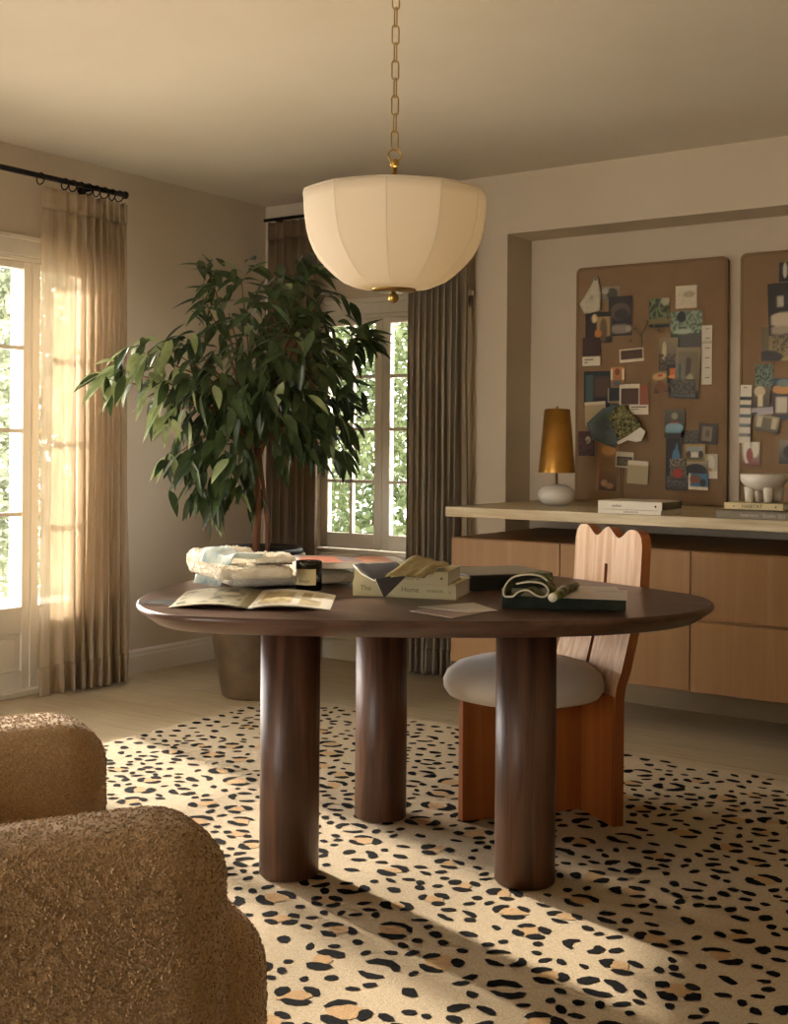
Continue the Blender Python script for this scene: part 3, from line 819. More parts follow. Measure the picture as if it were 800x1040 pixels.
def leaf(mb, p, d, n, L, w, mi=0, bend=.5):
    d = d.normalized(); s = d.cross(n).normalized(); n = s.cross(d).normalized()
    K = 6; vs = []
    q = p.copy(); dd = d.copy()
    for k in range(K+1):
        t = k/K; ww = w*(math.sin(math.pi*min(1, t**.8))**.9)*(1-.25*t)+.0008
        vs += [q-s*ww+n*ww*.35, q, q+s*ww+n*ww*.35]
        dd = (dd-UP*bend/K*(.5+t)).normalized(); q = q+dd*(L/K)
    fs = []
    for k in range(K):
        a = k*3; fs += [(a, a+1, a+4, a+3), (a+1, a+2, a+5, a+4)]
    mb.add(vs, fs, mi, True)
root = tpt(259, 455)
for (x, y, dz, rad, n) in clusters:
    c = tpt(x, y, dz); r_ = rad*ps
    st = root.lerp(c, .12)+UP*.04; mid = root.lerp(c, .55)+UP*(.06+.05*rl.random())
    tk.tube([root, st, mid, c], [.008, .006, .0045, .002], 5)
    outw = (c-tpt(265, 400, .05)); 
    if outw.length < .01: outw = Vector((0, 0, 1))
    outw.normalize()
    for k in range(int(n*1.12)):
        o = Vector((rl.gauss(0, .5), rl.gauss(0, .5), rl.gauss(0, .5)))*r_
        d = (outw*.55+Vector((rl.uniform(-1, 1), rl.uniform(-1, 1), rl.uniform(-1.2, .25)))*.8+UP*-.35)
        nrm = (UP*.8-FW*.3+Vector((rl.uniform(-.6, .6), rl.uniform(-.6, .6), 0))).normalized()
        L = rl.uniform(.115, .175)
        sunlit_leaf = x < 190 and rl.random() < .6 or rl.random() < .025  # pale leaves, mostly left: sunlight and lighter undersides put into their colour
        leaf(lf, c+o, d, nrm, L, L*rl.uniform(.135, .185), 1 if sunlit_leaf else 0, rl.uniform(.3, .9))
# drooping sprays at the left, paler to paint the sun on them
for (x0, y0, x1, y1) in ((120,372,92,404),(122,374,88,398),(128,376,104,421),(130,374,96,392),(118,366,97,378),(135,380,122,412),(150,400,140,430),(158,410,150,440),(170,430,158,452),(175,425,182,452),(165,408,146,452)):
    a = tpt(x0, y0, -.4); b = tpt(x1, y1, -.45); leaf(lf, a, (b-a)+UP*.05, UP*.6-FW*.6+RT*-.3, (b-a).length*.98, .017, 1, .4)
for (x0, y0, x1, y1) in ((352,346,392,352),(355,342,385,330),(350,348,380,362),(362,338,394,345),(340,350,362,372),(345,385,372,398),(345,410,368,425),(330,440,352,456),(345,420,358,455)):
    a = tpt(x0, y0, 0); b = tpt(x1, y1, 0); leaf(lf, a, (b-a)+UP*.05, UP*.7-FW*.6, (b-a).length*1.2, .019, 0, .4)
tk.build('trunk', BARK, tr)
lf.build('foliage', [leafmat('fig_leaf', '#34452a', '#51653c', .25, .28, 8), leafmat('sunlit_fig_leaf', '#93a56b', '#c3cf9d', .3, .35, 8)], tr)  # second leaf colour has sunlight painted into a paler green

# ------------------------------------------------------------------ printed things
def paint(cols, nx, ny):
    """colour field from a list of shapes: first a background (top, bottom), then rectangles and ellipses in 0..1 (v upwards)"""
    top_, bot = cols[0]; T_, B_ = lin(top_), lin(bot); px = []
    for j in range(ny):
        for i in range(nx):
            u, v = (i+.5)/nx, (j+.5)/ny
            c = tuple(B_[k]*(1-v)+T_[k]*v for k in range(3))
            for s in cols[1:]:
                a, b, c_, d = s[1:5]
                if s[0] == 'r': hit = a <= u <= c_ and b <= v <= d
                elif s[0] == 'n': hit = a <= u <= c_ and b <= v <= d and noise.noise(Vector((u*s[6]*1.5, v*s[6]*1.5, a*9+b*5))) > s[7]
                else: hit = ((u-a)/c_)**2+((v-b)/d)**2 < 1
                if hit: c = lin(s[5])
            px.append(c)
    return px
def colour(o, pic, nx, ny, seed=0):
    """the printed picture as one colour per corner of the face grid"""
    me = o.data; k = 3; px = paint(pic, nx*k, ny*k); W_ = nx*k
    ca = me.color_attributes.new('Col', 'FLOAT_COLOR', 'POINT'); n = (nx+1)*(ny+1); buf = []
    for i in range(len(me.vertices)):
        if i >= n: buf += [.8, .75, .65, 1]; continue
        a, b = i % (nx+1), i//(nx+1); c = [0, 0, 0]; m = 0
        for dx in (-1, 0, 1):
            for dy in (-1, 0, 1):
                x = min(max(a*k+dx, 0), nx*k-1); y = min(max(b*k+dy, 0), ny*k-1); q = px[y*W_+x]; m += 1
                for t in range(3): c[t] += q[t]
        buf += [c[0]/m, c[1]/m, c[2]/m, 1]
    ca.data.foreach_set('color', buf)
def card(name, label, cat, T, w, h, pic, nx=14, ny=16, th=.0015, curl=0, group=None, parent=None, shape=None):
    """thin printed card in the x,y plane of T, face towards +z"""
    nx, ny = int(nx*1.8), int(ny*1.8)
    mb = MB()
    def f(u, v):
        x = (u-.5)*w; y = (v-.5)*h
        z = th+curl*((u-.5)**2*4)*w
        return Vector((x, y, z))
    mb.grid(f, nx, ny, 0, False, T)
    nf = len(mb.f)
    mb.grid(lambda u, v: f(1-u, v)-Vector((0, 0, th)), nx, ny, 1, False, T)
    b = [(f(0, 0), f(1, 0)), (f(1, 0), f(1, 1)), (f(1, 1), f(0, 1)), (f(0, 1), f(0, 0))]
    dz = Vector((0, 0, -th))
    for p, q in b[1::2]: mb.add([p, p+dz, q+dz, q], [(0, 1, 2, 3)], 1, False, T)
    o = mb.build(name, [PRINT, PAPER], parent, org=None if parent is not None else T.translation)
    colour(o, pic, nx, ny)
    if label: tag(o, label, cat, group)
    return o

BYF = AY-.035
def board(x0, x1, z1, label):
    z0 = .931; rr = .03; P = []
    for (cx, cz, a) in ((x1, z1, 0), (x0, z1, 90)):
        ccx = cx-rr if cx == x1 else cx+rr; ccz = cz-rr
        for k in range(7): t = R(a+90*k/6); P.append((ccx+rr*math.cos(t), ccz+rr*math.sin(t)))
    P += [(x0, z0), (x1, z0)]
    T = Matrix(((1, 0, 0, 0), (0, 0, -1, BYF+.03), (0, 1, 0, 0), (0, 0, 0, 1)))
    th_ = thing('pinboard', ((x0+x1)/2, BYF+.015, z0), label, 'pinboard')
    MB().prism(P, .03, T).build('panel', CORK, th_, bevel=.003)
    # rolled linen edge
    MB().tube([(x, BYF-.001, z) for x, z in [(a+(.012 if a < (x0+x1)/2 else -.012), b-.012 if b > 1.2 else b+.012) for a, b in P]], .0025, 6, 0, True).build('edge_piping', CORK, th_)
a1 = W(584, 400, Y=BYF).x; b1 = W(738, 400, Y=BYF).x; zt1 = (W(590, 273, Y=BYF).z+W(736, 259, Y=BYF).z)/2
a2 = W(750.5, 400, Y=BYF).x
board(a1, b1, zt1, 'tall brown linen pinboard full of pinned pictures, the whole one beside the lamp')
board(a2, a2+(b1-a1), zt1+.005, 'brown linen pinboard cut off by the right edge of the photo')
lay = [0]
def pin(name, x0, y0, x1, y1, pic, label, cat='picture', rot=0, nx=12, ny=14, curl=0, layer=0, group=None):
    y = BYF-.003-layer*.0035
    a = W(x0, (y0+y1)/2, Y=y); b = W(x1, (y0+y1)/2, Y=y); c = W((x0+x1)/2, y0, Y=y); d = W((x0+x1)/2, y1, Y=y)
    w = b.x-a.x; h = c.z-d.z; o = Vector(((a.x+b.x)/2, y, (c.z+d.z)/2))
    T = Matrix.Translation(o) @ Matrix.Rotation(R(90), 4, 'X') @ Matrix.Rotation(R(rot), 4, 'Z')
    return card(name, label, cat, T, w, h, pic, nx, ny, .0015, curl, group)
K1, K2 = '#17130f', '#3a3028'
CR = '#e2d6bb'
pin('photograph', 611,291,629,306, [('#9a9382','#6f6757'),('e',.6,.5,.3,.4,'#4a463c'),('e',.2,.7,.2,.2,'#b5ae9c')], 'small faded grey photograph tucked behind the dark interior photograph')
pin('photograph', 618,301,642,341, [('#2b2320','#15110f'),('e',.5,.62,.42,.22,'#5a4e45'),('e',.55,.55,.3,.14,'#2c2725'),('e',.5,.18,.5,.12,'#8d8172'),('r',.75,.1,.95,.25,'#a59a86')], 'dark photograph of a curved interior near the top left of the whole pinboard', layer=1)
pin('photograph', 594.5,317,621,348, [('#1c1815','#2b2118'),('r',.45,.2,.95,.85,'#a88a58'),('e',.7,.4,.14,.4,'#5e4a32'),('e',.35,.8,.1,.14,'#dcc697'),('e',.5,.3,.14,.14,'#c07a35'),('r',0,.0,.1,.9,'#0f0d0c')], 'photograph of glowing lamps below the hanging white cloth', layer=2, ny=16)
pin('paint_swatch', 591.5,343,609.5,371.5, [('#3a1c10','#3a1c10'),('r',0,0,1,.33,CR),('r',.12,.2,.62,.24,'#5d5242'),('r',.12,.1,.3,.14,'#5d5242')], 'dark brown paint swatch with cream label strip, left side of board', 'swatch', layer=3, nx=16, ny=24)
pin('paint_swatch', 629,354,653.5,367.5, [(CR,CR),('r',.06,.22,.96,.9,'#4a2a12')], 'small brown swatch in a white border below the dried sprig', 'swatch', rot=3, nx=24, ny=16)
pin('photograph', 659,303,679.5,332.5, [('#2e3722','#1d2416'),('n',0,.3,1,1,'#6f7f52',7,.05),('r',0,.12,1,.3,'#7d7040'),('e',.8,.9,.2,.15,'#a9a88e')], 'green garden photograph at the top middle of the whole pinboard')
pin('sketch_card', 686,290,707.5,313, [('#d9ceb5','#cfc2a6'),('e',.65,.62,.28,.14,'#a8977a'),('n',0,0,1,.8,'#bcae93',9,.2)], 'white square sketch card pinned nearest the top right', 'card')
pin('photograph', 681,316,713,353, [('#5e7053','#22241d'),('n',0,.4,1,1,'#8ea089',8,.0),('e',.35,.85,.15,.15,'#18221d'),('e',.4,.45,.3,.07,'#a9b59d'),('r',.3,0,1,.35,'#4d4a43')], 'green garden table photograph under the white square sketch', layer=0, nx=18, ny=18)
pin('photograph', 669,343,688,376, [('#8e7e5f','#544736'),('e',.3,.6,.12,.3,'#cbb98f'),('n',0,0,1,.5,'#2c2622',8,.05)], 'tan photograph of figures left of the large framed interior photograph', layer=1)
pin('photograph', 686,353,711,405, [('#8a7c5c','#5d5442'),('r',.1,.1,.9,.92,'#75684c'),('r',.4,.45,.62,.8,'#473a2a'),('e',.6,.3,.16,.2,'#a69a76'),('r',0,0,1,.16,'#3b3d34')], 'large olive photograph of a panelled room in the middle of the whole board', rot=-3, layer=1, nx=16, ny=22, curl=.05)
pin('photograph', 677,370,692,389, [('#2c2a22','#26241c'),('r',.2,.35,.85,.8,'#c96a2c'),('e',.5,.35,.4,.1,'#e08a45'),('r',.8,.0,1,1,'#3f5446')], 'small photograph of an orange seat at the centre of the picture cluster', layer=2)
pin('photograph', 663,378,678,399, [('#a08352','#4a3220'),('e',.5,.8,.48,.16,'#cfa96a'),('e',.55,.85,.2,.06,'#c5472e'),('e',.5,.3,.3,.3,'#7c4a25')], 'little picture of an orange patterned stool, left of the picture cluster', rot=8, layer=2)
pin('photograph', 680,385,706,404, [('#38342c','#2b2722'),('n',0,.2,1,1,'#6e6656',8,.1),('r',0,.05,1,.2,'#565c52')], 'dark busy photograph at the foot of the central picture cluster', rot=-3, layer=3)
o = pin('measuring_strip', 712.5,330.5,723,390.5, [('#cfc4ae','#cfc4ae')]+[('r',.35,.11+.167*k,.8,.125+.167*k,'#6e665a') for k in range(5)]+[('r',.4,.94,.7,.955,'#5a5348'),('r',0,.69,1,.74,'#b7aa92')], 'long pale grey paper strip with small printed marks', 'paper strip', nx=10, ny=60, curl=.02)
pin('photograph', 593,377,620,414, [('#1c2a2c','#17110e'),('r',.08,.1,.35,.9,'#3d5654'),('r',.4,.3,.95,.85,'#4d3526'),('r',.35,0,1,.25,'#22130c')], 'dark teal and brown interior photograph beside the brown swatch', layer=0)
pin('picture_cutout', 620,373,634,391, [('#c88c50','#9a5c2c'),('e',.5,.75,.2,.2,'#8a4516'),('r',.0,.3,.16,.9,'#e7dcc0'),('r',.84,.3,1,.9,'#e7dcc0'),('r',.2,.0,.8,.25,'#4f5f5e')], 'small cutout picture of an orange and white chair', layer=2)
pin('photograph', 617,394,629,409, [('#101820','#0d1217'),('r',0,0,1,.12,'#9c8f77'),('r',0,0,.12,1,'#9c8f77')], 'tiny navy card tucked left of the brown and terracotta swatches', layer=1)
pin('paint_swatch', 629,390,649.5,411, [(CR,CR),('r',.08,.02,.95,.8,'#43210c')], 'chocolate brown swatch with a white top border', 'swatch', layer=2, nx=20, ny=20)
pin('paint_swatch', 649,391,658.5,411, [('#96532f','#96532f')], 'narrow terracotta swatch beside the chocolate brown one', 'swatch', layer=1)
pin('label_card', 639,411,658.5,421, [(CR,CR),('r',.1,.72,.9,.82,'#5d5242'),('r',.1,.5,.5,.58,'#8d8270')], 'small white printed label card under the terracotta swatch', 'card', layer=1, nx=20, ny=14)
pin('fabric_swatch', 594,408,615,432, [('#b9a67f','#b09c74'),('r',0,.88,1,1,'#ddd0b2')], 'cream square fabric swatch left of the blue grey cloth', 'swatch', rot=3, layer=1)
pin('photograph', 587,438,604,463, [('#4a1f1c','#171214'),('e',.6,.65,.15,.15,'#b9b08b'),('n',0,0,1,.7,'#6b3433',7,.1)], 'small dark red photograph at the left edge of board, above the lamp base side')
pin('photograph', 606,448,627,498, [('#b88a52','#4d2f19'),('r',0,0,.15,1,'#a8744a'),('e',.55,.82,.35,.1,'#d8a05c'),('r',.25,.4,.85,.66,'#8a6a35'),('e',.4,.15,.16,.07,'#c59a6c'),('e',.65,.1,.2,.06,'#b58a60')], 'tall warm photograph of lit shelves above the two white books', rot=-2, layer=0, ny=24)
pin('photograph', 625,459,643,475, [('#c9bfa2','#c9bfa2'),('r',.08,.12,.95,.7,'#3c3a24'),('n',.08,.12,.95,.6,'#6e6845',9,.1)], 'small landscape photograph with a pale border overlapping the cream card', rot=-3, layer=2)
pin('fabric_swatch', 637,468,658,491.5, [('#b7a67c','#b7a67c'),('r',0,.82,1,1,'#e2d6bb')], 'cream square card with a white top strip near the bottom of board', 'swatch', rot=-3, layer=3)
pin('photograph', 675,416,695,445, [('#5d5a48','#2c251e'),('e',.5,.78,.16,.12,'#a19a80'),('e',.5,.55,.2,.06,'#9a3b28'),('r',.05,.2,.95,.42,'#7fa6b4'),('e',.5,.42,.42,.12,'#8fb2bd')], 'photograph of a pale blue bed in a grey room', layer=1, rot=-1)
pin('photograph', 676,445,692,497, [('#1c1a1b','#15110f'),('e',.65,.6,.26,.2,'#4c7d9c'),('e',.7,.8,.08,.1,'#4c7d9c')], 'tall dark photograph of a slim blue vase', layer=0, ny=22)
pin('photograph', 709,430,728,451, [('#3c2c1e','#2c2018'),('r',.2,.15,.75,.85,'#8b7c5e'),('e',.5,.5,.12,.2,'#5f4f3a')], 'brown photograph of a framed drawing, rightmost on the whole board', rot=-5, layer=2)
pin('photograph', 691,437,710,451, [('#3a352c','#2b2620'),('n',0,0,1,1,'#77705c',9,.1)], 'grey patterned photograph between the blue bed and framed drawing', layer=1)
pin('photograph', 695,451,716,469, [('#b3924f','#a58445'),('r',.08,.1,.92,.88,'#9aa196'),('e',.5,.4,.25,.16,'#e3ddcb'),('e',.2,.4,.12,.22,'#4b3325'),('e',.8,.4,.12,.24,'#3d2b20'),('r',.08,.1,.92,.25,'#5b5f3b')], 'gold framed little landscape picture with a white shape in the middle', layer=3, nx=18)
pin('photograph', 694,467,719,483, [('#b7a88a','#19130f'),('e',.5,.35,.45,.4,'#120e0c'),('r',0,.8,1,1,'#b8a985')], 'black rounded shape photograph under the gold framed landscape', layer=2)
pin('photograph', 680,466,697,488, [('#a09478','#3a2a22'),('n',0,.4,1,1,'#2e2823',9,.0),('e',.5,.35,.3,.22,'#a8342a')], 'photograph of a red bouquet against stripes', layer=3)
pin('photograph', 677,484,699,498, [('#8f8a7a','#3a3530'),('n',0,0,1,1,'#1c1917',11,-.02)], 'black and white patterned photograph at the lowest left of its cluster', layer=2)
pin('photograph', 699,481,719,497.5, [(CR,CR),('r',.1,.2,1,1,'#3f6f8e'),('e',.35,.65,.28,.28,'#7a4527'),('e',.75,.45,.16,.25,'#232c33')], 'blue and rust instant photograph with white border, lowest on the whole board', rot=-2, layer=3)
pin('photograph', 715.5,461,728.5,486, [('#b9ab8c','#cfc3a8'),('e',.45,.65,.35,.3,'#d9cfb8'),('e',.3,.35,.3,.1,'#b08354'),('r',0,0,1,.3,'#ddd3bb')], 'pale photograph of white drapery right of the black rounded shape', layer=1)
# second board
pin('photograph', 791,266,812,286, [('#262420','#120f0d'),('e',.3,.6,.1,.4,'#c9c4b3')], 'dark photograph with white streaks, topmost on the right board', layer=1)
pin('photograph', 780,287,812,340, [('#17120f','#2b231d'),('r',.3,.55,.5,.75,'#b8b29f'),('e',.5,.3,.5,.14,'#c5b69b'),('e',.4,.1,.5,.08,'#a5957c'),('r',0,.0,.1,.5,'#1b1512')], 'tall dark bedroom photograph on the right board', rot=2, layer=2, ny=22)
pin('photograph', 773,332,800,366.5, [('#6e6242','#b09a66'),('r',0,.1,.3,1,'#6a5c3c'),('e',.3,.12,.5,.2,'#241b14'),('n',.4,.1,1,.8,'#3b3020',9,.08)], 'tan room photograph with dark desk on the right board', layer=1)
pin('photograph', 767,370,785,396, [('#16201a','#121a15'),('n',0,0,1,1,'#7d9178',8,.0)], 'dark photograph of pale green leaves on the right board')
pin('photograph', 785,384,812,400, [('#2b3c52','#3a4a5c'),('e',.4,.3,.45,.3,'#c98d45'),('e',.4,.7,.25,.25,'#6f7f72')], 'blue photograph with an orange dome at the right edge', layer=1)
pin('photograph', 763,392,782,414, [('#6b5a40','#3a2d22'),('e',.45,.75,.3,.25,'#c9b68a'),('r',.35,.05,.62,.6,'#d9c9a0')], 'photograph of a cream lamp beside the striped colour strip', layer=1)
cs_ = [('#d8cdb6','#d8cdb6'),('r',0,.74,1,.80,'#0d0c0c')]
for k, g in enumerate(('#50564f', '#5e6666', '#6a706c', '#74766e')): cs_.append(('r', 0, .605-.165*k, 1, .665-.165*k, g))
pin('colour_strip', 751,391,762.5,450, cs_+[('r',.3,.95,.6,.965,'#8d3f2c')], 'striped strip of white, black and grey colour samples', 'colour strip', layer=3, nx=10, ny=60, rot=-1.5)
pin('photograph', 784,399,812,426, [('#3a2c22','#4a3526'),('r',.15,.25,.55,.85,'#c9bda4'),('r',0,.0,1,.15,'#20303a')], 'brown photograph with a pale card in it at the right edge', layer=0)
pin('fabric_swatch', 762,414,785,421, [('#a59a9c','#b4aaaa'),('r',0,0,.3,.4,'#5a4d45')], 'slim lilac folded swatch above the sofa card', 'swatch', rot=4, layer=3)
pin('photograph', 766,422,791,439, [('#a29573','#4a3d28'),('r',.1,.25,.3,.9,'#c2b592'),('r',.7,.25,.9,.9,'#c2b592'),('r',.32,.3,.68,.85,'#6b5f3e')], 'tilted photograph of a green sofa on the right board', rot=-10, layer=2)
pin('photograph', 753,449,771.5,473, [('#c9bda0','#7a2f26'),('e',.3,.6,.2,.5,'#e2dac4'),('e',.75,.7,.2,.35,'#dcd2b8'),('e',.45,.45,.18,.3,'#8e3c2e')], 'red and white photograph above the footed bowl', layer=1)
pin('photograph', 791,447,812,471, [('#857a66','#14110f'),('e',.6,.5,.4,.3,'#221d19')], 'dark photograph at the lower right edge beside the footed bowl')
# sprig, hanging cloth, loose fabric pieces
def flat_poly(name, pts, mat, label, cat, layer=3, th=.003, wav=.004):
    y = BYF-.004-layer*.0035
    P = [W(x, yy, Y=y) for x, yy in pts]; c = sum(P, Vector((0, 0, 0)))/len(P)
    mb = MB(); n = len(P); K = 5
    vs = []
    for k in range(K+1):
        for p in P: q = c.lerp(p, k/K); vs.append(q+Vector((0, -wav*(1-k/K)-wav*.7*math.sin(q.x*90+q.z*60), 0)))
    fs = [(k*n+j, k*n+(j+1) % n, (k+1)*n+(j+1) % n, (k+1)*n+j) for k in range(K) for j in range(n)]
    mb.add(vs, fs, 0, True)
    return tag(mb.build(name, mat, org=c, solid=th), label, cat)
BLUEG = mottled('blue_grey_linen', '#707e82', '#647276', .9, 30, .3, .001, 500)
flat_poly('cloth_bag', [(603.5,282),(607,282),(610,298),(609,315),(600,318),(593.5,319),(589,309),(597,295)], mottled('white_muslin', '#cfc6b0', '#bfb59d', .9, 60, .3, .001, 300), 'small white muslin cloth pinned at its point, top left of the whole board', 'cloth', 3, .004, .008)
flat_poly('fabric_swatch', [(596,430),(612,415),(627,410),(634,420),(632,440),(624,455),(612,450),(601,447)], BLUEG, 'blue grey linen swatch fanned behind the floral fabric', 'fabric swatch', 3.5, .003, .004)
fl_ = flat_poly('fabric_swatch', [(618,424),(625,413),(633,411),(642,420),(651,430),(650,437),(637,444),(628,450),(624,438)], leafmat('floral_cloth', '#2b2e22', '#9a9460', 0, .9, 70), 'dark floral fabric swatch with folded white edge, pinned askew', 'fabric swatch', 8, .003, .007)
y_ = BYF-.041
mb = MB(); P = [W(x, y, Y=y_) for x, y in [(626,449),(637,443),(650,434),(655.5,438),(651,448),(646,449),(637,447),(628,451.5)]]
mb.add(P, [tuple(range(len(P)))], 0); mb.build('folded_edge', PAPER, fl_, solid=.003)
spg = MB()
for pts in ([(651,353),(651,340),(656,331),(663,333)],[(651,342),(645,334)],[(656,331),(657,327)],[(651,353),(652,346)],[(660,332),(668,335)]):
    spg.tube([W(x, y, Y=BYF-.006) for x, y in pts], .0022, 5)
for (x, y) in ((645,333),(668,336),(657,327),(640,346),(664,331)):
    c = W(x, y, Y=BYF-.006); spg.lathe([(0, -.009), (.006, -.003), (.006, .004), (0, .009)], c, 7)
tag(spg.build('dried_sprig', pmat('dried_stem', '#8d8068', .9), org=W(651, 345, Y=BYF)), 'thin dried flower sprig pinned between the photographs', 'dried flower')
rb_ = MB(); 
for x in (631, 633.5): rb_.tube([W(x, 470, Y=BYF-.004), W(x-.8, 490, Y=BYF-.004), W(x-1, 506, Y=BYF-.004)], .0014, 5)
tag(rb_.build('cord', pmat('brown_cord', '#6b5238', .9), org=W(632, 490, Y=BYF)), 'thin brown cord hanging under the small landscape photograph', 'cord')
for (x, y) in ((604.6,284),):
    c = W(x, y, Y=BYF-.022); tag(MB().lathe([(0, -.003), (.004, -.002), (.004, .002), (0, .003)], (0, 0, 0), 12, 0, Matrix.Translation(c) @ Matrix.Rotation(R(90), 4, 'X')).build('push_pin', IRON, org=c), 'black push pin holding up the white muslin cloth', 'push pin')

# ------------------------------------------------------------------ books helper
def book(name, label, fl, ang, w, d, h, cover, pages=PAPER, cat='book', group=None, soft=False, titles=(), spine='front'):
    """fl = front left bottom corner, ang = direction of the front edge, w along it, d away from it"""
    T = Matrix.Translation(fl) @ Matrix.Rotation(ang, 4, 'Z')
    b = thing(name, fl, label, cat, group)
    t = .0015 if soft else .003
    m = MB().box((0, 0, 0), (w, d, t), 0, T).box((0, 0, h-t), (w, d, h), 0, T)
    if spine == 'front': m.box((0, 0, t), (w, t, h-t), 0, T)
    else: m.box((0, 0, t), (t, d, h-t), 0, T)
    cv = m.build('cover', cover, b, bevel=.0008)
    e = .004
    MB().box((e if spine == 'front' else t, t if spine == 'front' else e, t), (w-e, d-e, h-t), 0, T).build('pages', pages, b)
    for (s, x, z, size, mat) in titles:
        TT = T @ Matrix.Translation((x, -.0004, z)) @ Matrix.Rotation(R(90), 4, 'X')
        text(s, size, mat, TT, cv, 'spine_title')
    return b
def ang(a, b): d = b-a; return math.atan2(d.y, d.x)
# ledge things -------------------------------------------------------------
LZ = .93
lb_ = W(565, 514, Z=LZ); ld = Vector((lb_.x, lb_.y, 0)).dot(FW); ls = ld/FPX
lamp = thing('table_lamp', (lb_.x, lb_.y, LZ), 'table lamp with brass cone shade on a white pebble base', 'table lamp')
pf = []
for k in range(0, 19): t = R(-90+180*k/18); pf.append((19*ls*math.cos(t)**.8 if math.cos(t) > 0 else 0, 11.2*ls*(1+math.sin(t))))
MB().lathe(pf, (lb_.x, lb_.y, LZ), 40).build('base', mottled('white_stone', '#e2dccf', '#d6cfc0', .4, 8, .05), lamp)
MB().tube([(lb_.x, lb_.y, LZ+22*ls), (lb_.x, lb_.y, LZ+99*ls)], .006, 10).build('stem', BRASS, lamp)
MB().lathe([(18.5*ls, 34*ls), (13*ls, 98*ls), (12.4*ls, 98*ls), (17.9*ls, 34.2*ls), (18.5*ls, 34*ls)], (lb_.x, lb_.y, LZ), 48).build('shade', mottled('brass_shade', '#c4944a', '#b08038', .36, 12, .03, Metallic=.85), lamp)
MB().lathe([(0, 99.5*ls), (12*ls, 98.5*ls), (12*ls, 97*ls), (0, 97*ls)], (lb_.x, lb_.y, LZ), 32).build('shade_cap', BRASS, lamp)
MB().lathe([(0, 98*ls), (1.3*ls, 98*ls), (1.6*ls, 100.5*ls), (0, 102*ls)], (lb_.x, lb_.y, LZ), 12).build('finial', BRASS, lamp)

c0 = W(607, 521, Z=LZ); c1 = W(677, 522.5, Z=LZ); w_ = (c1-c0).length
WB = base('white_book_cover', '#d9d0bc', .5)[0]; OB = base('olive_board', '#6d6650', .6)[0]
book('book', 'lower thinner white book of the pair on the ledge behind the chair', Vector((c0.x, c0.y, LZ+.0005)), R(1), w_*.985, .24, .0175, [WB], PAPER, titles=[('LIVING SPACES', w_*.52, .0085, .010, pmat('grey_ink', '#7b7262', .8))])
book('book', 'upper thick white book of the pair on the ledge behind the chair', Vector((c0.x, c0.y, LZ+.019)), R(1), w_, .24, .036, [WB], OB, titles=[('atelier', w_*.3, .016, .018, pmat('grey_ink', '#7b7262', .8)), ('◆', w_*.9, .016, .012, INK)])
g0 = W(727, 526, Z=LZ)
book('book', 'wide grey book lying under the cream book with capital letters', Vector((g0.x, g0.y, LZ+.0005)), 0, .40, .27, .031, [mottled('grey_linen', '#837a68', '#766d5c', .8, 30)], PAPER, titles=[('Interiors · Studio 202', .19, .0155, .021, pmat('silver_ink', '#b8b0a0', .5))])
h0 = W(735, 516.5, Z=LZ+.032)
book('book', 'cream book titled HABITAT under the footed bowl', Vector((h0.x, h0.y, LZ+.032)), R(.5), W(795, 517, Y=h0.y).x-h0.x, .21, .026, [base('butter_cover', '#d8c692', .5)[0]], PAPER, titles=[('HABITAT', .118, .0125, .021, INK), ('●', .215, .0125, .009, INK), ('➔', .04, .0125, .012, INK)])
bz = LZ+.0585; bw = W(775.5, 500, Y=h0.y+.10); br_ = 23.5*Vector((bw.x, bw.y, 0)).dot(FW)/FPX
bowl = thing('footed_bowl', (bw.x, h0.y+.10, bz), 'cream ceramic bowl on stubby legs standing on the stacked books', 'bowl')
MB().lathe([(0, .050), (br_*.45, .052), (br_*.8, .068), (br_*.97, .09), (br_, .118), (br_*.96, .12), (br_*.9, .095), (br_*.7, .078), (0, .066)], (bw.x, h0.y+.10, bz), 44).build('bowl', WHITEC, bowl)
for k in range(4):
    t = R(35+90*k); q = br_*.62
    MB().lathe([(0, 0), (.017, 0), (.019, .03), (.022, .064), (0, .066)], (bw.x+q*math.cos(t), h0.y+.10+q*math.sin(t), bz), 16).build('leg', WHITEC, bowl)

# table things -------------------------------------------------------------
def bk3(name, label, p1, p2, dep, h, z, cover, **k):
    a = W(*p1, Z=z); b = W(*p2, Z=z)
    return book(name, label, a, ang(a, b), (b-a).length, dep, h, cover, **k), a, ang(a, b), (b-a).length
e = .0006
_, a, an, wl_ = bk3('book', 'thick cream cloth book at the bottom of the pair in the middle of table', (358, 605), (463, 609.5), .205, .045, TZ+e, [CREAMC], titles=[])
TT = Matrix.Translation(a) @ Matrix.Rotation(an, 4, 'Z')
def spine_text(parent, T, s, x, z, size, mat): return text(s, size, mat, T @ Matrix.Translation((x, -.0004, z)) @ Matrix.Rotation(R(90), 4, 'X'), [c for c in parent.children if c.name.startswith('cover')][0], 'spine_title')
OL = pmat('olive_ink', '#6f6238', .7)
spine_text(_, TT, 'The', .04, .024, .021, OL); spine_text(_, TT, 'Home', wl_*.56, .024, .021, OL); spine_text(_, TT, 'INTERIORS', wl_*.8, .022, .010, OL); spine_text(_, TT, 'x', wl_*.94, .022, .012, OL)
_, a2_, an2, wl2 = bk3('book', 'upper cream cloth book under the black and woven swatches', (359.5, 592), (455, 595.5), .195, .040, TZ+.0465, [CREAMC])
TT = Matrix.Translation(a2_) @ Matrix.Rotation(an2, 4, 'Z')
spine_text(_, TT, 'HOME', wl2*.62, .02, .016, OL); spine_text(_, TT, '✦', wl2*.93, .02, .014, OL)
ztopb = TZ+.0865
